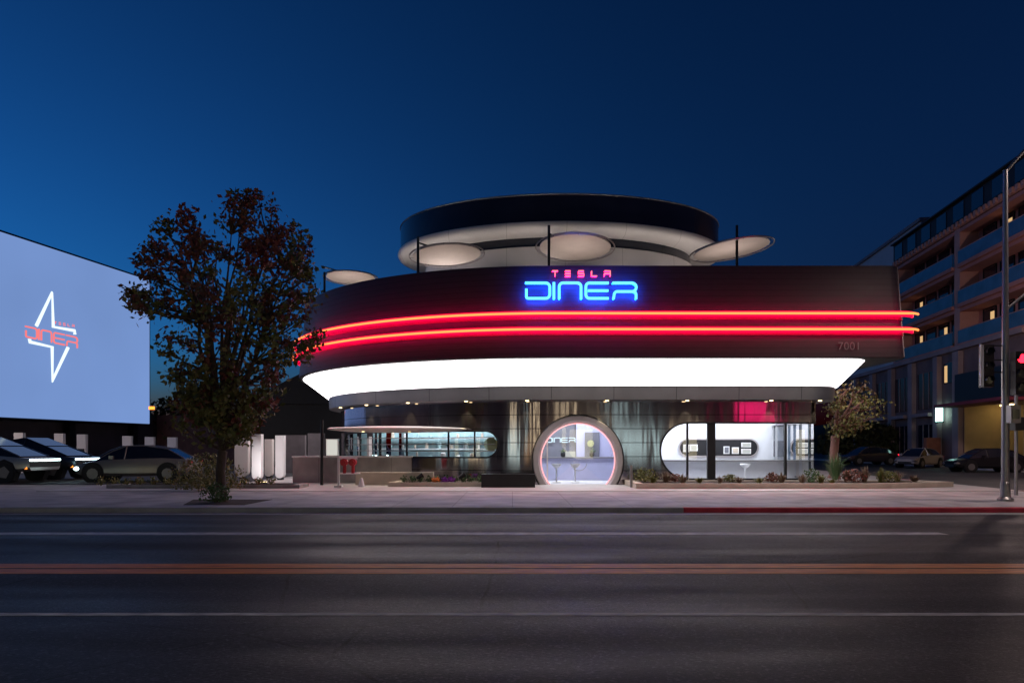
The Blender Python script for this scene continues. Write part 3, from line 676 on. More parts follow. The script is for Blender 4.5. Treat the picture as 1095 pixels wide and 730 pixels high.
# fire department valve on a white stand
Yv = 25.9; fv = thing('fire_valve', 'red twin fire valve fixed to a white post before the low wall', 'standpipe', (X_(362, Yv), Yv, .135))
q = MB(); q.box(X_(361, Yv), X_(363.2, Yv), Yv - .04, Yv + .04, .13, Z_(488, Yv)); q.box(X_(358, Yv), X_(366, Yv), Yv - .13, Yv + .13, .131, .22); q.build('post', M['white'], fv, smooth=0)
q = MB(); q.tube([at(363, 490, Yv), at(382, 490, Yv)], .04, 8); q.tube([at(363, 506, Yv), at(385, 506, Yv)], .035, 8); q.build('rail', M['white'], fv)
for px in (368.5, 377.5):
    q = MB(); p = at(px, 494, Yv); q.tube([p + Vector((0, -.16, 0)), p + Vector((0, .1, 0))], .13, 14); q.tube([p + Vector((0, -.24, 0)), p + Vector((0, -.16, 0))], .09, 12); q.tube([p, p + Vector((0, 0, -.4))], .06, 10); q.build('valve', M['red'], fv)
q = MB(); p = at(386.5, 519, 26.3); q.lathe((p.x, p.y, .136), [(.13, 0), (.12, .05), (.05, .3), (.03, .34), (0, .34)], 14); thing_mesh(q, 'traffic_cone', M['white'], 'small white cone on the paving before the cream wall', 'cone', (p.x, p.y, .136))
bl = thing('bollard', 'slim grey bollard right of the round entrance with a tilted pale plate', 'bollard', (X_(675, 26), 26, .135))
q = MB(); q.box(X_(673.7, 26), X_(676.3, 26), 25.96, 26.04, .13, Z_(497, 26)); q.build('post', M['grey_metal'], bl, smooth=0)
# charging posts: four tall white tablets with round lower ends
def tablet(px0, px1, pt, pb, Y, label, m='white', rz=0):
    w_ = (px1 - px0) / F * Y; h = Z_(pt, Y) - Z_(pb, Y); x = X_((px0+px1)/2, Y); zb_ = .15
    t = thing('charging_post', label, 'charging post', (x, Y, zb_), 'tall white charging posts behind the street tree')
    q = MB(); r = w_/2 * .98; prof = [(-w_/2, h), (w_/2, h)] + [(r*math.cos(R(-a)), r + .06 - r*math.sin(R(a))) for a in range(0, 181, 12)]
    n = len(prof); d = .16
    q.add([(x + p[0], Y - d, zb_ + p[1]) for p in prof] + [(x + p[0], Y + d, zb_ + p[1]) for p in prof], [tuple(range(n)), tuple(range(n, 2*n))[::-1]] + [(k, k + n, (k+1) % n + n, (k+1) % n) for k in range(n)])
    q.build('shell', M[m], t, smooth=30)
    q = MB(); q.box(x - .12, x + .12, Y - .1, Y + .1, zb_ - .01, zb_ + .12); q.build('foot', M['dark_metal'], t, smooth=0)
    return t
tablet(252, 266.5, 468, 512, 33.0, 'wide pinkish-grey charging post, leftmost of the four', 'parasol')
tablet(270.5, 280.5, 466, 516, 30.6, 'white charging post second from left, reaching lowest of the four')
tablet(284, 292, 469, 510, 34.0, 'narrowest white charging post, third from left, set back', 'parasol')
tablet(295.5, 304.5, 465, 512, 32.0, 'white charging post nearest the low wall, rightmost of the four')
M['wall_grey'] = mat('wall_grey', (.14, .12, .13), .8, var=.15)
ub = MB(); ub.box(X_(305, 40), X_(326, 40), 40, 40.3, .14, Z_(465, 40)); thing_mesh(ub, 'screen_wall', M['wall_grey'], 'tall grey panel wall behind the rightmost charging post', 'wall', (X_(315, 40), 40.1, .14), smooth=0)
ub = MB(); ub.box(X_(329, 37), X_(346, 37), 37, 37.3, .14, Z_(463, 37)); thing_mesh(ub, 'screen_wall', M['wall_grey'], 'grey panel wall behind the slim dark pole', 'wall', (X_(337, 37), 37.1, .14), smooth=0)

# ------------------------------------------------------------------ drive-in screen on the left
P1 = Vector((-30.6, 60, 0)); dS = Vector((-.206, -1, 0)).normalized(); nS = Vector((-dS.y, dS.x, 0)); nS = Vector((1, -.206, 0)).normalized()
def scr(t, o, z): return P1 + dS * t + nS * o + Vector((0, 0, z))
def px_to_scr(px, py):      # where the ray through a photo pixel meets the screen plane -> (t, z)
    k = (px - CXP) / F; s = dS
    # P1 + s t : X = k Y
    t = (k * P1.y - P1.x) / (s.x - k * s.y); Y = P1.y + s.y * t
    return t, Z_(py, Y)
ztS, zbS = Z_(300, 60), Z_(453, 60)
_t = M['screen'].node_tree; _b = _t.nodes['Principled BSDF']; _n = _t.nodes.new('ShaderNodeTexNoise'); _n.inputs['Scale'].default_value = .12
_r = _t.nodes.new('ShaderNodeMapRange'); _r.inputs[3].default_value = .88; _r.inputs[4].default_value = 1.14; _c = _t.nodes.new('ShaderNodeTexCoord')
_t.links.new(_c.outputs['Object'], _n.inputs['Vector']); _t.links.new(_n.outputs[0], _r.inputs[0]); _t.links.new(_r.outputs[0], _b.inputs['Emission Strength'])
sc_ = thing('movie_screen', 'huge glowing pale blue drive-in screen facing the parking lot', 'screen', scr(10, 0, .15))
q = MB(); q.fbox(scr, 0, 20.5, -.02, 0, zbS, ztS); q.build('display', M['screen'], sc_, smooth=0)
q = MB(); q.fbox(scr, -.12, 20.6, -1.2, -.03, zbS - .12, ztS + .14); q.build('casing', M['dark_metal'], sc_, smooth=0)
for t in (1, 7.5, 14, 20):
    q = MB(); q.fbox(scr, t - .25, t + .25, -1.0, -.5, .1, zbS); q.build('support', M['dark_metal'], sc_, smooth=0)
def bolt_pts(l): return [scr(px_to_scr(x / 6.083, 300 + y / 6.083)[0], .05, px_to_scr(x / 6.083, 300 + y / 6.083)[1]) for x, y in l]
for l in ([(232, 295), (333, 80), (342, 300), (480, 325), (482, 350)], [(188, 380), (188, 398), (335, 432), (335, 652), (438, 435)]):
    q = MB(); q.tube(bolt_pts(l), .115, 8); q.build('lightning_outline', M['screen_white'], sc_, smooth=80)
def spt(cx_, cy_, o):
    t_, z_ = px_to_scr(cx_ / 6.083, 300 + cy_ / 6.083); return scr(t_, o, z_)
for s_ in BIG:
    q = MB(); q.tube([spt(160 + (x - 172)/650*338, 297 + (x - 172)/650*73 + (y - 178)/90*66, .06) for x, y in s_], .06, 6); q.build('screen_lettering', M['screen_red'], sc_, smooth=80)
for s_ in SMALL:
    q = MB(); q.tube([spt(350 + (x - 331)/345*130, 266 + (x - 331)/345*22 + (y - 107)/30*15, .06) for x, y in s_], .026, 5); q.build('screen_lettering', M['screen_red'], sc_, smooth=80)
# dark boundary wall under and right of the screen
bw = thing('boundary_wall', 'dark brown wall behind the parked cars under the movie screen', 'wall', scr(5, -1.3, .15))
q = MB(); q.fbox(scr, -3, 30, -1.6, -1.3, .1, 4.2); q.build('wall', mat('wall_dark', (.07, .06, .07), .8, var=.2, scale=1), bw, smooth=0)
bw2 = thing('boundary_wall', 'low reddish brick wall between the screen and the charging posts', 'wall', (-24, 62, .15))
q = MB(); q.box(-31, -13, 62, 62.3, .1, 4.4); q.build('wall', mat('wall_brick', (.12, .06, .05), .85, var=.25, scale=2), bw2, smooth=0)
q = MB(); p = at(161.5, 436, 58); q.box(p.x - .2, p.x + .2, 58, 58.2, p.z - .12, p.z + .12); thing_mesh(q, 'warning_lamp', M['amber'], 'small orange lamp at the screen edge over the brick wall', 'lamp', p, smooth=0)
lp = thing('lot_fill_lamp', 'added unseen lamp pole left of the pickups', 'street lamp', (-33, 33, .15))
q = MB(); q.tube([(-33, 33, .15), (-33, 33, 7.4)], .08, 8); q.box(-33.3, -32.5, 32.8, 33.2, 7.4, 7.5); q.build('pole', M['dark_metal'], lp, smooth=30)
q = MB(); q.box(-33.2, -32.6, 32.85, 33.15, 7.37, 7.398); q.build('lamp_lens', M['street_lamp'], lp, smooth=0)
add_light('SPOT', 'lamp_light', (-32.9, 33, 7.3), 2600, (1, .8, .78), lp, .15, (R(15), R(-20), 0), 150, .5)  # unseen lamp added to brighten the chargers and parked cars
fgs = 'added floodlights set in the ground'
for px, lb in ((260, 'left small added floodlight before the charging posts'), (282, 'right small added floodlight before the charging posts')):
    t = thing('fill_floodlight', lb, 'lamp', (X_(px, 28.2), 28.2, .13), fgs); c_ = ORG[t.name]
    q = MB(); q.box(c_.x - .12, c_.x + .12, 28.12, 28.28, .131, .22); q.build('housing', M['black'], t, smooth=0)
    q = MB(); q.box(c_.x - .1, c_.x + .1, 28.14, 28.26, .221, .23); q.build('lens', M['warm_lamp'], t, smooth=0)
    add_light('SPOT', 'flood_fill', c_ + Vector((0, 0, .15)), 130, (1, .93, .95), t, .06, (R(105), 0, R(8)), 52, .8)  # added lamps that brighten the white charging posts
# small white charger heads along the wall
for i, (px, py) in enumerate(((21, 462.5), (64, 463.3), (88, 464.3), (136.5, 466), (160.5, 467), (184.5, 467.5))):
    Y = 40 + i * 2.4; t = thing('charger_stall', ['white charger above the front pickup', 'white charger behind the roof peak of the dark pickup', 'white charger behind the windscreen of the dark pickup', 'white charger left of the screen edge, over the dark coupe', 'white charger directly below the screen corner', 'white charger between the screen and the tree'][i], 'charger', (X_(px, Y), Y, .15), 'chargers along the wall')
    wq = 9.6 / 2 / F * Y; zt_ = Z_(py, Y)
    q = MB(); q.box(X_(px, Y) - wq, X_(px, Y) + wq, Y - .12, Y + .12, .16, zt_); q.build('shell', M['white'], t, smooth=0)
    q = MB(); q.box(X_(px, Y) - wq*.7, X_(px, Y) + wq*.7, Y - .16, Y - .121, .3, zt_ - .9); q.build('inset', M['dark_metal'], t, smooth=0)
# dark house behind the tree
hb = thing('dark_house', 'dark gabled shed behind the charging posts', 'house', (X_(310, 52), 52, .1))
q = MB(); x0, x1 = X_(262, 52), X_(366, 52); q.box(x0, x1, 52, 60, .1, Z_(432, 52)); q.build('wall', M['dark_metal'], hb, smooth=0)
q = MB(); xm = X_(322, 52); q.add([(x0 - .3, 51.7, Z_(432, 52)), (xm, 51.7, Z_(400, 52)), (x1 + 3, 51.7, Z_(432, 52)), (x0 - .3, 60, Z_(432, 52)), (xm, 60, Z_(400, 52)), (x1 + 3, 60, Z_(432, 52))], [(0,1,2), (3,5,4), (0,3,4,1), (1,4,5,2), (0,2,5,3)]); q.build('roof', M['dark_metal'], hb, smooth=0)

# ------------------------------------------------------------------ vegetation
def leaf(q, c, s):
    a = Vector((random.gauss(0,1), random.gauss(0,1), random.gauss(0,1))).normalized() * s
    d = a.orthogonal().normalized() * s * random.uniform(.45, .7); d.rotate(Matrix.Rotation(random.random()*6.28, 3, a))
    q.add([c - a, c + d, c + a, c - d], [(0, 1, 2, 3)])
def interp(tab, z):
    for (z0, a0, b0), (z1, a1, b1) in zip(tab, tab[1:]):
        if z0 <= z <= z1:
            f = (z - z0) / (z1 - z0); return a0 + (a1-a0)*f, b0 + (b1-b0)*f
    return None
def tree_from_outline(name, label, base_px, Y, tab, nbr, leaves, lsize, lmat, bmat, trunk_r, stems=5, split_py=470, group=None, seed=1, zbase=.12, depth=1.0, leafmat2=None, spread=.32):
    """tab: rows (py, px_left, px_right) of the crown. The stems fan from the trunk, branches end inside the crown volume"""
    random.seed(seed)
    t = thing(name, label, 'tree', (X_(base_px, Y), Y, zbase), group)
    tw, lf, lf2 = MB(), MB(), MB(); b0 = Vector((X_(base_px, Y), Y, zbase)); sp = Vector((b0.x + .05, Y, Z_(split_py, Y)))
    trunk = MB(); trunk.tube([b0, b0.lerp(sp, .15) + Vector((.02, 0, 0)), b0.lerp(sp, .6) + Vector((-.04, 0, 0)), sp], [trunk_r*1.6, trunk_r*1.1, trunk_r*.95, trunk_r], 10)
    pymin, pymax = tab[0][0], tab[-1][0]
    stemsL = []
    for k in range(stems):
        f = (k + .5) / stems; py = pymin + (pymax - pymin) * random.uniform(.12, .35); l, r = interp(tab, py)
        end = at(l + (r - l) * (.12 + .76 * f), py, Y + random.uniform(-1, 1) * depth)
        pts = []
        for j in range(9):
            s = j / 8; p = sp.lerp(end, s); out = (end - sp); out.z = 0; p += out * (.25 * math.sin(s*math.pi)) * (1 if k % 2 else .5) * -.6
            p += Vector((noise.noise(p*.9 + Vector((k,0,0))), noise.noise(p*.9 + Vector((0,k,0))), 0)) * .25 * s
            pts.append(p)
        stemsL.append(pts); tw.tube(pts, [trunk_r * (.62 - .52 * j / 8) for j in range(9)], 7)
    for k in range(nbr):
        py = pymin + (pymax - pymin) * random.random() ** .85; l, r = interp(tab, py); f = random.betavariate(1.1, 1.1)
        f = f if random.random() > .3 else (.04 + .92 * random.random()); hw = (r - l) / 2 / F * Y; fx = 2*f - 1
        end = at(l + (r - l) * f, py, Y) + Vector((0, random.uniform(-1, 1) * hw * depth * math.sqrt(max(.05, 1 - fx*fx)), 0))
        # nearest lower point on a stem
        best = None
        for pts in stemsL:
            for p in pts:
                if p.z < end.z - .25:
                    d = (p - end).length + (end.z - p.z) * .1
                    if best is None or d < best[0]: best = (d, p)
        st_ = best[1] if best else sp
        mid = st_.lerp(end, .5) + Vector((0, 0, -.12)) * (end - st_).length * .5
        br = [st_, st_.lerp(mid, .6), mid, mid.lerp(end, .6) , end]
        tw.tube(br, [.035, .028, .02, .014, .006], 5)
        L = int(leaves / nbr * random.uniform(.5, 1.5)); dens = lf2 if (leafmat2 and random.random() < (.15 + .8 * ((py - pymin) / (pymax - pymin)))) else lf
        for j in range(L):
            s = 1 - random.random() ** 1.5 * .75; p = mid.lerp(end, max(0, min(1, s*1.1))) if s > .3 else st_.lerp(mid, s*2)
            p = p + Vector((random.gauss(0, spread), random.gauss(0, spread), random.gauss(0, spread * 1.0))) * (.5 + .5*random.random())
            lx = p.x / p.y * F + CXP; ly = HY - (p.z - EYE) / p.y * F; io = interp(tab, min(max(ly, pymin), pymax)) if pymin - 5 < ly < pymax + 14 else None
            if io is None or not (io[0] - 9 + 5 * noise.noise(p * 2) < lx < io[1] + 9 + 5 * noise.noise(p * 2)): continue
            leaf(dens, p, lsize * random.uniform(.6, 1.3))
    trunk_o = trunk.build('trunk', bmat, t)
    tw.build('branches', bmat, t)
    lf.build('crown', lmat, t, smooth=0)
    if leafmat2: lf2.build('crown', leafmat2, t, smooth=0)
    return t
crown = [(208, 215, 285), (222, 190, 305), (245, 166, 324), (275, 150, 336), (305, 134, 350), (322, 137, 354), (350, 154, 350), (385, 166, 332), (420, 178, 306), (448, 188, 282), (466, 204, 264)]
tree_from_outline('street_tree', 'large red and green leaved street tree in front of the screen edge', 236, 19.3, crown, 250, 13500, .08, M['leaf_red'], M['bark'], .13, stems=13, split_py=482, seed=4, leafmat2=M['leaf_olive'], depth=.8, spread=.17)
# tree pit
tp = MB(); tp.prism([(X_(197, 18.3), 18.25), (X_(262, 18.3), 18.25), (X_(290, 20), 20.1), (X_(205, 20), 20.1)], .118, .128); struct('tree_pit', tp, M['soil'])
tab2 = [(412, 893, 925), (424, 886, 944), (438, 884, 950), (450, 888, 936), (462, 888, 910)]
tree_from_outline('small_tree', 'small tree with golden and orange leaves beside the right end of the diner', 892, 29.3, tab2, 48, 1150, .08, M['leaf_gold'], M['bark_red'], .17, stems=5, split_py=466, seed=9, zbase=.3, leafmat2=M['leaf_olive'], spread=.22)
def clump(name, label, px, py_base, Y, hw, h, n, m, group=None, cat='shrub', zb_=.13, kind='blade', seed=1, stem=None):
    random.seed(seed); c = Vector((X_(px, Y), Y, zb_)); q = MB()
    if kind == 'blade':
        for k in range(n):
            a = random.random()*6.283; lean = random.uniform(.1, 1) ; r0 = Vector((math.cos(a), math.sin(a), 0)) * random.uniform(0, .08)
            tip = c + Vector((math.cos(a)*hw*lean, math.sin(a)*hw*lean, h*random.uniform(.5, 1)*(1 - .3*lean))); s_ = Vector((-math.sin(a), math.cos(a), 0)) * .014
            mid = (c + r0).lerp(tip, .55) + Vector((0, 0, h*.15))
            q.add([c + r0 - s_, c + r0 + s_, mid + s_, tip, mid - s_], [(0,1,2,4), (4,2,3)])
    else:
        for k in range(n):
            d = Vector((random.gauss(0,.5), random.gauss(0,.5), random.random()))
            if d.x**2 + d.y**2 > 1: continue
            leaf(q, c + Vector((d.x*hw, d.y*hw, .04 + d.z*h*(1 - .5*(d.x**2+d.y**2)))), random.uniform(.03, .06))
        for k in range(7):
            a = k*.9; q.tube([c, c + Vector((math.cos(a)*hw*.5, math.sin(a)*hw*.5, h*.7))], .012, 4)
    return tag(q.build(name, m, origin=c, smooth=0), label, cat, group)
clump('shrub', 'loose green shrub in front of the parked crossover, left of the charging posts', 222, 0, 24.6, 1.25, 1.25, 2600, M['leaf_olive'], kind='leaf', seed=3)
clump('shrub', 'small green shrub growing at the foot of the street tree', 230, 0, 18.9, .42, .5, 420, M['leaf_green'], kind='leaf', seed=5)
clump('grass_clump', 'tall spiky green grass clump at the foot of the small golden tree', 893, 0, 28.4, .65, 1.35, 160, M['leaf_green'], cat='plant', zb_=.27, seed=6)
ORD = ['first', 'second', 'third', 'fourth', 'fifth', 'sixth', 'seventh', 'eighth', 'ninth', 'tenth', 'eleventh', 'twelfth', 'thirteenth', 'fourteenth', 'fifteenth', 'sixteenth']
GR = 'ornamental grass tufts in the right planter'
k = 0
for px, Y, h in ((698, 26.2, .4), (712, 26.8, .35), (730, 26.0, .3), (748, 26.6, .32), (770, 26.1, .34), (790, 26.7, .3), (812, 26.2, .33), (836, 26.6, .36), (858, 26.1, .4), (878, 26.5, .5), (905, 26.8, .55), (925, 26.9, .6), (942, 27.0, .6), (960, 27.2, .5), (978, 27.1, .35), (890, 25.9, .3)):
    clump('grass_tuft', (ORD[k] if k < 15 else 'front-most') + ' grass tuft from the left in the long cream-edged planter', px, 0, Y + random.uniform(-.3, .3), random.uniform(.28, .5), h * random.uniform(.8, 1.5), 60, M['grass_pink'] if k % 3 else M['leaf_olive'], GR, 'plant', .27, seed=20 + k); k += 1
for i_, (px, Y, hw_, h_, m_) in enumerate(((690, 27.2, .5, .55, 'leaf_olive'), (722, 27.3, .3, .3, 'leaf_red'), (781, 27.3, .35, .28, 'leaf_olive'), (825, 27.2, .3, .34, 'leaf_red'), (868, 27.0, .45, .5, 'leaf_green'), (912, 27.0, .5, .5, 'leaf_red'), (950, 27.0, .4, .4, 'leaf_olive'))):
    clump('shrub', ['low olive shrub at the left end of the long planter', 'small reddish shrub beside the left curve of the right window', 'low olive shrub under the middle of the right window', 'small reddish shrub under the thin right mullion', 'rounded green shrub at the right corner of the diner', 'reddish shrub right of the spiky grass clump', 'olive shrub near the right tip of the long planter'][i_], px, 0, Y, hw_, h_, int(500 * hw_ * 1.5), M[m_], 'shrubs in the long planter', 'shrub', .26, 'leaf', seed=140 + i_)
k = 0
for px in range(432, 548, 9):
    clump('bedding_plant', ORD[k] + ' small leafy plant from the left under the left window', px, 0, 26.9 + (k % 3) * .2, .16, .26, 60, M['leaf_green'], 'bedding plants under the left window', 'plant', .25, 'leaf', seed=50 + k); k += 1
for px, m_, lb in ((466, 'flower_orange', 'low orange flower patch under the left window'), (476, 'flower_purple', 'low purple flower patch under the left window'), (483, 'flower_purple', 'right purple flower patch beside the dark spotlight')):
    clump('flower_patch', lb, px, 0, 26.7, .17, .2, 90, M[m_], None, 'flowers', .26, 'leaf', seed=px)
k = 0
for px in range(108, 300, 14):
    clump('bedding_plant', ORD[k] + ' small plant from the left in the parking lot planter', px, 0, 25.9 + (k % 2) * .25, .22, .3, 70, M['leaf_olive'], 'bedding plants along the parking lot', 'plant', .2, 'leaf', seed=80 + k); k += 1
for px, lb in ((449, 'small black garden spotlight left of the orange flowers'), (494, 'small black garden spotlight right of the purple flowers')):
    t = thing('garden_spotlight', lb, 'lamp', (X_(px, 26.8), 26.8, .25), 'garden spotlights'); c = ORG[t.name]
    q = MB(); q.tube([c, c + Vector((0, 0, .18))], .02, 6); q.build('stake', M['black'], t)
    q = MB(); q.tube([c + Vector((-.12, 0, .18)), c + Vector((.1, .05, .32))], [.05, .09], 10); q.build('head', M['black'], t)
# dark hedge behind
for px0, px1, pt, Y, lb, sd in ((160, 232, 402, 64, 'dark evergreen mass right of the movie screen', 1), (226, 282, 418, 70, 'low dark tree behind the street tree trunk', 2), (880, 960, 440, 70, 'dark hedge under the golden tree', 3)):
    random.seed(sd); q = MB(); x0, x1 = X_(px0, Y), X_(px1, Y); zt_ = Z_(pt, Y)
    t = thing('far_tree', lb, 'tree', ((x0+x1)/2, Y, .1))
    for k in range(2600):
        x = random.uniform(x0, x1); top = zt_ * (.8 + .25 * noise.noise(Vector((x * .5, sd, 0))) ) * (1 - .35 * abs((x - (x0+x1)/2) / (x1-x0) * 2) ** 3)
        leaf(q, Vector((x, Y + random.gauss(0, .8), random.uniform(1.0, top))), random.uniform(.15, .35))
    q.build('crown', M['hedge'], t, smooth=0)
    q = MB(); q.tube([((x0+x1)/2, Y, .1), ((x0+x1)/2, Y, zt_*.6)], [.2, .1], 8); q.build('trunk', M['bark'], t)

# ------------------------------------------------------------------ cars (built along +x = forward, then turned)
def make_car(name, label, cat, L, W, st_, gh, paint, loc, heading, wheelr=.34, lights=None, group=None, wheelx=(.18, .81), angular=False, hl='headlight'):
    """st_: body stations (x, z_low, z_belt, halfwidth factor); gh: greenhouse stations (x, z_top, width factor)"""
    t = thing(name, label, cat, (0, 0, 0), group); ORG[t.name] = Vector((0, 0, 0)); hw = W/2
    q = MB(); rings = []
    for x, zl, zb_, wf in st_:
        w_ = hw * wf; zm_ = zl + (zb_ - zl) * .55
        rings.append([Vector(p) for p in [(x, -w_*.92, zl), (x, -w_, zl + .12), (x, -w_, zm_), (x, -w_*.95, zb_), (x, -w_*.6, zb_ + (.0 if angular else .035)), (x, w_*.6, zb_ + (.0 if angular else .035)), (x, w_*.95, zb_), (x, w_, zm_), (x, w_, zl + .12), (x, w_*.92, zl)]])
    q.loft(rings, True, True); q.build('body', paint, t, smooth=28)
    q = MB(); rings = []
    for x, zt_, wf in gh:
        zb_ = interp([(a[0], a[2], a[2]) for a in st_], x)[0] - .02
        rings.append([Vector(p) for p in [(x, -hw*.9, zb_), (x, -hw*wf, max(zt_, zb_ + .001)), (x, hw*wf, max(zt_, zb_ + .001)), (x, hw*.9, zb_)]])
    q.loft(rings, True, True); q.build('windows', M['dark_glass'], t, smooth=20)
    q = MB(); top = [g_ for g_ in gh if g_[1] > max(a[1] for a in gh) - (.5 if angular else .13)]
    rings = [[Vector((x, -hw*wf - .01, zt_ - .03)), Vector((x, -hw*wf, zt_ + .025)), Vector((x, hw*wf, zt_ + .025)), Vector((x, hw*wf + .01, zt_ - .03))] for x, zt_, wf in top]
    q.loft(rings, True, True); q.build('roof', M['dark_glass'] if angular else paint, t, smooth=20)
    q = MB()                                                   # pillars along the window edges
    for sgn in (-1, 1):
        q.tube([Vector((x, sgn * (hw*wf + .005), zt_)) for x, zt_, wf in gh], .028, 5)
        mid = gh[len(gh)//2]; q.tube([Vector((mid[0], sgn*hw*.905, interp([(a[0], a[2], a[2]) for a in st_], mid[0])[0])), Vector((mid[0], sgn*(hw*mid[2] + .005), mid[1]))], .03, 5)
    q.build('pillar', paint, t)
    for fx in wheelx:
        for sgn in (-1, 1):
            x = L * (fx - .5) * -1; y = sgn * (hw - .09); a = MB()
            a.tube([(x, sgn*(hw - .3), wheelr + .03), (x, sgn*(hw + .004), wheelr + .03)], wheelr * 1.22, 8 if angular else 24); a.build('wheel_arch', M['black'], t, smooth=30)
            a = MB(); a.tube([(x, y - sgn*.12, wheelr), (x, y + sgn*.115, wheelr)], wheelr, 24); wh = a.build('wheel', M['black'], t, smooth=30)
            a = MB(); a.tube([(x, y + sgn*.1, wheelr), (x, y + sgn*.125, wheelr)], wheelr * .62, 5 if angular else 10); a.build('rim', M['grey_metal'], wh, smooth=0)
    fr = st_[-1] if st_[-1][0] > 0 else st_[0]; xf = max(a[0] for a in st_); xb = min(a[0] for a in st_)
    if angular:
        a = MB(); a.box(xf - .01, xf + .03, -hw*.9, hw*.9, fr[2] - .1, fr[2] - .02); a.build('light_bar', M[hl], t, smooth=0)
        a = MB(); a.box(xf - .01, xf + .02, -hw*.9, hw*.9, fr[2] - .35, fr[2] - .13); a.build('front_panel', M['black'], t, smooth=0)
        for sgn in (-1, 1):
            a = MB(); a.box(xf - .25, xf - .1, sgn*hw*.9 - .03, sgn*hw*.9 + .03, fr[2] - .42, fr[2] - .34); a.build('marker_lamp', M['amber'], t, smooth=0)
    else:
        for sgn in (-1, 1):
            a = MB(); a.lathe((xf - .13, sgn*hw*.72, fr[2] - .1), [(0, -.09), (.15, -.07), (.2, 0), (.13, .08), (0, .1)], 14); a.build('headlight', M[hl] if hl else M['grey_metal'], t)
            a = MB(); a.box(xb - .015, xb + .12, sgn*hw*.72 - .18, sgn*hw*.72 + .14, .78, .9); a.build('taillight', M['taillight'] if lights else M['red'], t, smooth=0)
            a = MB(); a.box(.65, .8, sgn*(hw+.1) - .09, sgn*(hw+.1) + .09, .96, 1.1); a.build('mirror', paint, t, smooth=0)
        a = MB(); a.box(xf - .02, xf + .02, -.5, .5, .32, .5); a.build('grille', M['black'], t, smooth=0)
    t.location = loc; t.rotation_euler = (0, 0, heading); ORG[t.name] = Vector(loc)
    return t
def paintm(name, c, r=.25, metal=.4): return mat(name, c, r, metal, var=.04)
steel = mat('pickup_steel', (.45, .44, .44), .32, .9, var=.06)
dsteel = mat('pickup_dark', (.08, .10, .12), .25, .9, var=.05)
pst = [(-2.8, .5, 1.28, .97), (-2.3, .45, 1.25, 1), (1.2, .42, 1.12, 1), (2.45, .45, 1.02, .98), (2.8, .5, .98, .9)]
pgh = [(-2.75, 1.30, .86), (-.6, 1.72, .72), (.35, 1.86, .68), (1.3, 1.5, .74), (2.35, 1.08, .84)]
make_car('pickup_truck', 'silver angular pickup at the left edge with a thin white light bar', 'pickup', 5.6, 2.05, pst, pgh, steel, (X_(33, 29) - 2.8, 30, .15), R(-2), .42, angular=True)
make_car('pickup_truck', 'dark angular pickup with a blazing white light bar left of the crossover', 'pickup', 5.6, 2.05, pst, pgh, dsteel, (X_(83, 31.6) - 2.8, 32.6, .15), R(-3), .42, angular=True)
sst = [(-2.3, .42, .82, .86), (-2.15, .3, .95, .95), (-1.2, .26, 1.0, 1), (0, .25, .97, 1), (1.1, .26, .92, 1), (1.95, .28, .78, .95), (2.3, .38, .66, .82)]
sgh = [(-2.05, .98, .72), (-1.35, 1.38, .64), (-.4, 1.52, .62), (.3, 1.5, .63), (.85, 1.28, .68), (1.45, .9, .78)]
make_car('crossover', 'grey rounded crossover side-on with its headlight on, facing left', 'car', 4.7, 1.9, sst, sgh, paintm('paint_grey', (.26, .24, .23)), (X_(150, 30.5), 30.5, .15), R(186), .36)
make_car('sedan', 'dark blue car mostly hidden behind the grey crossover', 'car', 4.7, 1.85, sst, sgh, paintm('paint_navy', (.02, .03, .07)), (X_(140, 38), 38, .15), R(200), .35, hl=None)
make_car('sedan', 'pale silver sedan on the side street before the dark arcade', 'car', 4.6, 1.85, sst, sgh, paintm('paint_silver', (.42, .38, .38)), (X_(983, 56), 56, 0), R(215), .35, hl=None)
make_car('sedan', 'dark car leaving the lit garage at the right', 'car', 4.5, 1.8, sst, sgh, paintm('paint_black', (.02, .02, .025)), (X_(1054, 46), 46, .0), R(178), .35, hl=None)
make_car('sedan', 'dark parked car half behind the spiky grass clump', 'car', 4.6, 1.85, sst, sgh, paintm('paint_dark', (.05, .04, .05)), (X_(928, 60), 60, .13), R(190), .35, lights=True, hl=None)

# ------------------------------------------------------------------ right-hand buildings
O2 = Vector((36.3, 59, 0)); d2 = Vector((.13, 1, 0)).normalized(); n2 = Vector((-1, .13, 0)).normalized()
def hb_(t, o, z): return O2 + d2 * t + n2 * o + Vector((0, 0, z))
M['salmon'] = mat('salmon', (.52, .23, .2), .85, var=.12, scale=.6)
M['salmon_light'] = mat('salmon_light', (.6, .32, .27), .85, var=.1, scale=.8)
M['salmon'].node_tree.nodes['Principled BSDF'].inputs['Roughness'].default_value = .9
M['roof_dark'] = mat('roof_dark', (.02, .02, .025), .6, .3)
M['podium'] = mat('podium', (.2, .13, .125), .8, var=.2, scale=.7)
M['podium_light'] = mat('podium_light', (.36, .27, .27), .8, var=.15, scale=.7)
M['garage'] = mat('garage', (.55, .42, .22), .8, var=.12, scale=.8)
hot = thing('apartment_block', 'salmon apartment block with blue glass balconies and a black top storey', 'building', hb_(-2, -5, .0))
t0, t1 = -24, 11.6
q = MB(); q.fbox(hb_, t0, t1, -16, -1.4, 9.4, 19.4); q.build('wall', M['salmon'], hot, smooth=0)
q = MB(); q.fbox(hb_, t0, t1, -16, -.05, 19.75, 21.5); q.build('top_storey', M['roof_dark'], hot, smooth=0)
q = MB(); q.fbox(hb_, t0, t1, -16, .1, 19.3, 19.74)
for k in range(50):
    tt = t0 + .3 + k * .7
    if tt < t1 - .3: q.fbox(hb_, tt, tt + .35, .1, .3, 19.32, 19.7)
q.build('cornice', M['salmon_light'], hot, smooth=0)
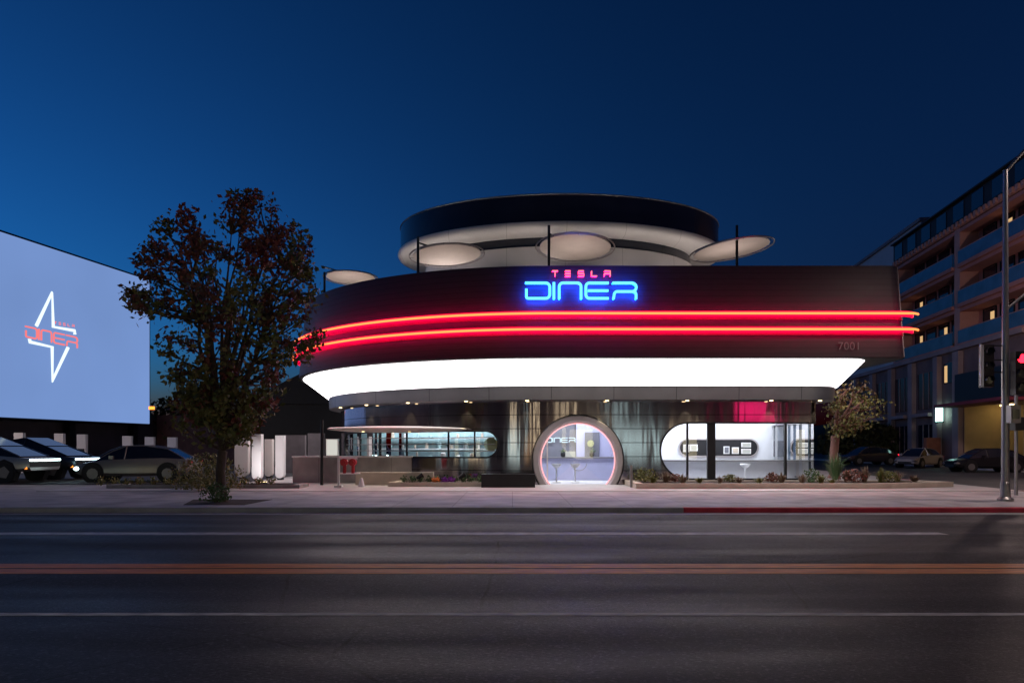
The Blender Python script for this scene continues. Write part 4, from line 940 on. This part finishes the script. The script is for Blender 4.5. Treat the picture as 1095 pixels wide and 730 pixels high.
q = MB(); q.fbox(hb_, t0, t1, -16, .25, 21.5, 21.62); q.build('roof', M['roof_dark'], hot, smooth=0)
for k in range(12):
    tt = t0 + 1 + k * 2.95; q = MB(); q.fbox(hb_, tt, tt + 1.7, -.05, .0, 19.95, 21.3); q.build('window', M['dark_glass'], hot, smooth=0)
floors = (9.6, 12.8, 16.0)
piers = [-14, -1.3]
for tt in (-24, -14.2, -1.8, 10.6):
    q = MB(); q.fbox(hb_, tt, tt + .9, -1.4, .02, 9.4, 19.28); q.build('pier', M['salmon_light'], hot, smooth=0)
random.seed(5)
for bi, (a, c) in enumerate(((-23.1, -14.2), (-13.3, -1.8), (-.9, 10.6))):
    for zi, z in enumerate(floors):
        q = MB(); q.fbox(hb_, a + .002, c - .002, -1.4, .25, z, z + .3); q.build('balcony_slab', M['salmon'], hot, smooth=0)
        q = MB(); q.fbox(hb_, a + .01, c - .01, .12, .17, z + .301, z + 1.35); gl = q.build('balustrade', M['blue_glass'], hot, smooth=0)
        q = MB(); q.tube([hb_(a, .15, z + 1.38), hb_(c, .15, z + 1.38)], .035, 6); q.build('handrail', M['salmon_light'], gl)
        n_ = 4; 
        for k in range(n_):
            w0 = a + 1.6 + (c - a - 1.8) * k / n_; w1 = w0 + (c - a - 1.8) / n_ * .72
            lit = (bi, zi, k) in ((0, 0, 1), (1, 2, 2), (2, 0, 3), (1, 1, 0), (1, 0, 3), (2, 0, 1), (0, 1, 2), (0, 2, 0), (2, 1, 3))
            q = MB(); q.fbox(hb_, w0, w1, -1.4, -1.34, z + .32, z + 2.75); wo = q.build('window', M['dark_glass'], hot, smooth=0)
            q = MB(); q.fbox(hb_, w0 - .07, w0, -1.4, -1.3, z + .31, z + 2.8); q.fbox(hb_, w1, w1 + .07, -1.4, -1.3, z + .31, z + 2.8); q.fbox(hb_, w0 - .07, w1 + .07, -1.4, -1.3, z + 2.801, z + 2.87); q.build('frame', M['dark_metal'], wo, smooth=0)
            if lit:
                q = MB(); q.fbox(hb_, w0 + .2, w0 + .75, -1.339, -1.33, z + .5, z + 2.5); q.build('lit_curtain', M['warm_window'], wo, smooth=0)
        q = MB(); q.fbox(hb_, a + .01, c - .01, -1.39, .02, z + 2.9, z + 3.19); q.build('lintel', M['salmon'], hot, smooth=0)
# podium with garage
ZP = 9.35
q = MB()
q.fbox(hb_, -24, -10.6, -16, 0, 0, 9.4); q.fbox(hb_, -10.6, -2.4, -16, 0, 4.95, 9.4); q.fbox(hb_, -2.4, 30, -16, 0, 0, 9.4)
q.build('podium', M['podium'], hot, smooth=0)
q = MB(); q.fbox(hb_, -11, 30, 0, .35, 9.4, 9.75); q.build('podium_cornice', M['podium_light'], hot, smooth=0)
for tt, w_ in ((-2.35, 1.0), (1.3, .8), (6.3, .9), (11, .9), (16, .9), (21, .9), (26, .9)):
    q = MB(); q.fbox(hb_, tt, tt + w_, .01, .4, 0, 9.3); q.build('podium_pier', M['podium_light'], hot, smooth=0)
for i, tt in enumerate((2.4, 7.5, 12.2, 17.2, 22.2)):
    for z0_, z1_ in ((.6, 3.6), (5.0, 8.2)):
        q = MB(); q.fbox(hb_, tt, tt + 3.4, .01, .08, z0_, z1_); wo = q.build('window', M['dark_glass'], hot, smooth=0)
        q = MB()
        for f_ in (.33, .66): q.fbox(hb_, tt + 3.4*f_ - .04, tt + 3.4*f_ + .04, .081, .13, z0_, z1_)
        q.build('mullion', M['podium_light'], wo, smooth=0)
    q = MB(); q.fbox(hb_, tt - .1, tt + 3.5, .1, .7, 4.3, 4.6); q.build('ledge', M['podium_light'], hot, smooth=0)
q = MB(); q.fbox(hb_, -.9, 0.9, .02, .06, 6.9, 8.6); q.build('lit_window', M['dark_glass'], hot, smooth=0)
q = MB(); q.fbox(hb_, .2, .7, .061, .07, 7.0, 8.4); q.build('lit_window', M['warm_window'], hot, smooth=0)
# garage interior (a real recess)
q = MB(); q.fbox(hb_, -10.6, -2.4, -12, -11.8, 0, 4.94); q.build('garage_wall', M['garage'], hot, smooth=0)
for a, c in ((-10.6, -10.5), (-2.5, -2.4)):
    q = MB(); q.fbox(hb_, a, c, -11.8, -.02, 0, 4.94); q.build('garage_wall', M['garage'], hot, smooth=0)
q = MB(); q.fbox(hb_, -5.8, -5.2, -5, -4.4, 0, 4.94); q.build('garage_pillar', M['garage'], hot, smooth=0)
q = MB(); q.fbox(hb_, -10.4, -6, -8, -7.6, 2.7, 3.6); q.build('garage_beam', M['garage'], hot, smooth=0)
for tt in (-8.5, -4.5):
    q = MB(); q.fbox(hb_, tt, tt + 1.4, -6, -5.7, 4.8, 4.9); q.build('garage_light', M['garage_lamp'], hot, smooth=0)
    q = MB(); q.fbox(hb_, tt, tt + 1.4, -2.6, -2.3, 4.8, 4.9); q.build('garage_light', M['garage_lamp'], hot, smooth=0)
q = MB(); q.fbox(hb_, -11.2, -2.0, .01, .5, 5.0, 7.4); q.build('sign_board', M['black'], hot, smooth=0)
q = MB(); q.fbox(hb_, -12, -2.3, .1, 2.2, 4.75, 4.98); q.build('entrance_canopy', mat('canopy_red', (.22, .03, .05), .7), hot, smooth=0)
ln = thing('wall_lantern', 'glowing teal-white lantern on the dark pier beside the garage', 'lamp', hb_(.5, .5, 3.6))
q = MB(); q.fbox(hb_, .1, .75, .45, .75, 3.75, 4.95); q.build('lamp_shade', M['teal_lamp'], ln, smooth=0)
q = MB(); q.fbox(hb_, .0, .85, .4, .8, 4.951, 5.05); q.fbox(hb_, .0, .85, .4, .8, 3.65, 3.749); q.build('bracket', M['dark_metal'], ln, smooth=0)
q = MB(); a0 = hb_(1.0, .8, 0); q.box(a0.x - .7, a0.x + .5, a0.y - .2, a0.y + .2, .1, 2.4); thing_mesh(q, 'brick_kiosk', mat('kiosk_brick', (.3, .12, .07), .8, var=.2), 'small orange brick box below the teal lantern', 'kiosk', (a0.x, a0.y, .1), smooth=0)
# footpath in front of the block
q = MB(); q.add([hb_(-26, 2.2, .12), hb_(60, 2.2, .12), hb_(60, .0, .12), hb_(-26, .0, .12), hb_(-26, 2.2, -.1), hb_(60, 2.2, -.1), hb_(60, 0, -.1), hb_(-26, 0, -.1)], [(0,1,2,3), (4,7,6,5), (0,4,5,1), (1,5,6,2), (2,6,7,3), (3,7,4,0)]); struct('far_sidewalk', q, M['concrete'])
# pale building behind
O3 = Vector((51.8, 90, 0)); d3 = d2; 
def bb_(t, o, z): return O3 + d3 * t + n2 * o + Vector((0, 0, z))
pb = thing('pale_building', 'pale block with a plain side wall behind the apartment block roof', 'building', bb_(12, -5, 0))
q = MB(); q.fbox(bb_, 0, 26, -20, 0, 0, 30.2); q.build('wall', mat('pale_wall', (.75, .66, .64), .8, var=.08, scale=.3), pb, smooth=0)
q = MB(); q.fbox(bb_, -.3, 26.3, -20.3, .3, 30.21, 30.6); q.build('roof', M['podium_light'], pb, smooth=0)

# ------------------------------------------------------------------ street pole and signals on the corner
Yp = 19.6; xp = X_(1075, Yp)
pl = thing('street_lamp', 'tall lamp and signal pole on the corner at the right edge', 'street lamp', (xp, Yp, .12))
q = MB(); q.tube([(xp, Yp, .12), (xp, Yp, 4), (xp, Yp, Z_(182, Yp))], [.105, .09, .06], 12); q.lathe((xp, Yp, .121), [(.0, 0), (.2, 0), (.2, .06), (.13, .12), (.12, .5), (.1, .52)], 16); q.build('pole', M['grey_metal'], pl)
q = MB(); pts = [Vector((xp, Yp, Z_(184, Yp)))]
for k in range(1, 9): s = k/8; pts.append(Vector((xp + 2.1*s, Yp - .6*s, Z_(184, Yp) + 1.7*math.sin(s*R(90)))))
q.tube(pts, [.045 - .015*k/8 for k in range(9)], 8); q.build('lamp_arm', M['grey_metal'], pl)
q = MB(); q.tube([at(1076, 331, Yp), at(1120, 295, Yp)], .04, 8); q.build('signal_arm', M['grey_metal'], pl)
e = pts[-1]; q = MB(); q.box(e.x - .1, e.x + .7, e.y - .17, e.y + .17, e.z - .02, e.z + .1); q.build('lamp_head', M['grey_metal'], pl, smooth=0)
q = MB(); q.box(e.x - .05, e.x + .6, e.y - .12, e.y + .12, e.z - .045, e.z - .021); q.build('lamp_lens', M['street_lamp'], pl, smooth=0)
add_light('SPOT', 'lamp_light', (e.x + .3, e.y, e.z - .08), 1300, (1, .78, .7), pl, .15, (0, 0, 0), 150, .5)
def signal(px, Y, pz0, pz1, label, lit=None, wpx=12, n=3, side=False):
    x = X_(px, Y); z0_, z1_ = Z_(pz1, Y), Z_(pz0, Y); w_ = wpx / 2 / F * Y
    t = thing('traffic_signal', label, 'traffic light', (x, Y, z0_), 'signal heads on the corner pole')
    q = MB(); q.box(x - w_, x + w_, Y - .1, Y + .12, z0_, z1_); q.build('housing', M['black'], t, smooth=0)
    h = (z1_ - z0_) / n
    for k in range(n):
        zc = z1_ - h * (k + .5); r_ = min(w_ * .72, h * .4)
        a = MB(); a.tube([(x, Y - .1, zc), (x, Y - .115, zc)], r_, 16); a.build('lens', M['signal_red'] if lit == k else M['dark_glass'], t)
        a = MB(); a.loft([[Vector((x + r_*1.08*math.cos(R(ang)), yy, zc + r_*1.08*math.sin(R(ang)))) for ang in range(-10, 191, 20)] for yy in (Y - .1, Y - .2)], False); a.build('visor', M['black'], t)
    return t
signal(1090, 19.3, 376, 422, 'signal head showing red at the right edge', 0, 13)
s2 = signal(1055, 19.7, 369, 414, 'dark signal head left of the corner pole, seen side-on', None, 11)
q = MB(); q.box(X_(1047.2, 19.6), X_(1048.6, 19.6), 19.55, 19.585, Z_(412, 19.6), Z_(368, 19.6)); q.build('backplate_edge', M['white'], s2, smooth=0)
q = MB()
for py in (369.5, 385, 398): q.tube([at(1056, py, 19.7), at(1075, py, 19.6)], .018, 6)
q.build('bracket', M['dark_metal'], s2)
pd = thing('pedestrian_signal', 'grey pedestrian signal box on the corner pole', 'traffic light', at(1083, 452, 19.4))
q = MB(); q.box(X_(1078.5, 19.4), X_(1089, 19.4), 19.3, 19.5, Z_(452, 19.4), Z_(433, 19.4)); q.build('housing', M['grey_metal'], pd, smooth=0)
q = MB(); q.box(X_(1080, 19.4), X_(1087, 19.4), 19.28, 19.299, Z_(448, 19.4), Z_(438, 19.4)); q.build('display', M['dark_glass'], pd, smooth=0)
tp_ = thing('signal_post', 'thin signal post standing beside the corner pole', 'post', (X_(1086.5, 22), 22, .12))
q = MB(); q.tube([(X_(1086.5, 22), 22, .12), (X_(1086.5, 22), 22, Z_(420, 22))], .05, 8); q.build('post', M['grey_metal'], tp_)
q = MB(); q.box(X_(1082, 22), X_(1094, 22), 21.85, 22.1, Z_(460, 22), Z_(446, 22)); q.build('box', M['black'], tp_, smooth=0)

# ------------------------------------------------------------------ the other side of the street (behind the camera, seen in reflections)
ob = thing('shop_row', 'low shop row with lit windows across the street', 'building', (0, -12, .1))
q = MB(); q.box(-60, 60, -20, -8, .0, 7.5); q.build('wall', M['podium'], ob, smooth=0)
random.seed(11)
for k in range(22):
    x = -56 + k * 5.1; z1_ = random.choice((2.6, 3.2)); q = MB(); q.box(x, x + random.uniform(1.2, 3.4), -7.98, -7.9, .5, z1_)
    q.build('shop_window', M[random.choice(['shop_light', 'shop_light_cool', 'dark_glass', 'warm_window'])], ob, smooth=0)
q = MB(); q.box(20.3, 24, -7.9, -7.75, 3.7, 5.9); refl_panel_ = thing_mesh(q, 'red_reflection_panel', emit('reflection_red', (1, .02, .16), 2.6), 'added red glowing panel across the street, mirrored in the diner wall', 'sign', (22.5, -7.8, 4.8), smooth=0)  # glowing panel added to give the wall its red reflection
for x, w_, z0_, z1_, m_ in ((-9, .5, 1, 6.5, 'shop_light'), (-4.2, .35, 1, 7, 'shop_light_cool'), (-1.5, .3, 1, 7, 'shop_light'), (4.5, .35, 1, 7, 'shop_light'), (9.5, .4, 1, 6.5, 'shop_light_cool'), (29, .5, .8, 6.5, 'shop_light_cool'), (32, .5, .8, 6.5, 'shop_light')):
    q = MB(); q.box(x, x + w_, -7.9, -7.8, z0_, z1_); q.build('streak_strip', M[m_], ob, smooth=0)  # added glowing strips, mirrored as vertical streaks in the steel wall
gl_ = thing('street_lamp', 'added unseen globe lamp on the side street pavement beyond the right edge of the frame', 'street lamp', hb_(-22, 5.5, .1))
gp = hb_(-22, 5.5, 0); q = MB(); q.tube([gp, gp + Vector((0, 0, 8))], .08, 8); q.build('pole', M['dark_metal'], gl_)
q = MB(); q.lathe(gp + Vector((0, 0, 8)), [(0, 0), (.2, .06), (.28, .28), (.2, .5), (0, .56)], 16); q.build('fill_globe', M['street_lamp'], gl_)
add_light('POINT', 'lamp_light', gp + Vector((0, 0, 9.2)), 1100, (1, .72, .68), gl_, .3)  # unseen lamp added to brighten the apartment block
L0 = None
for x, lb in ((-21, 'street lamp across the street, left of the camera'), (-5, 'street lamp across the street, nearly behind the camera'), (10, 'street lamp across the street, right of the camera'), (26, 'street lamp across the street, far right')):
    if L0 is None:
        L0 = thing('street_lamp', lb, 'street lamp', (x, -2.2, .12), 'street lamps across the street')
        q = MB(); q.tube([(x, -2.2, .12), (x, -2.2, 8.6), (x, -1.9, 9.2), (x, -.6, 9.5)], [.1, .07, .06, .04], 10); q.build('pole', M['grey_metal'], L0)
        q = MB(); q.box(x - .17, x + .17, -.9, 0, 9.45, 9.58); q.build('lamp_head', M['grey_metal'], L0, smooth=0)
        q = MB(); q.box(x - .13, x + .13, -.8, -.05, 9.42, 9.449); q.build('lamp_lens', M['street_lamp'], L0, smooth=0)
        add_light('SPOT', 'lamp_light', (x, -.4, 9.38), 190, (1, .8, .6), L0, .12, (0, 0, 0), 150, .6)
    else: place_copy(L0, (x, -2.2, .12), label=lb)
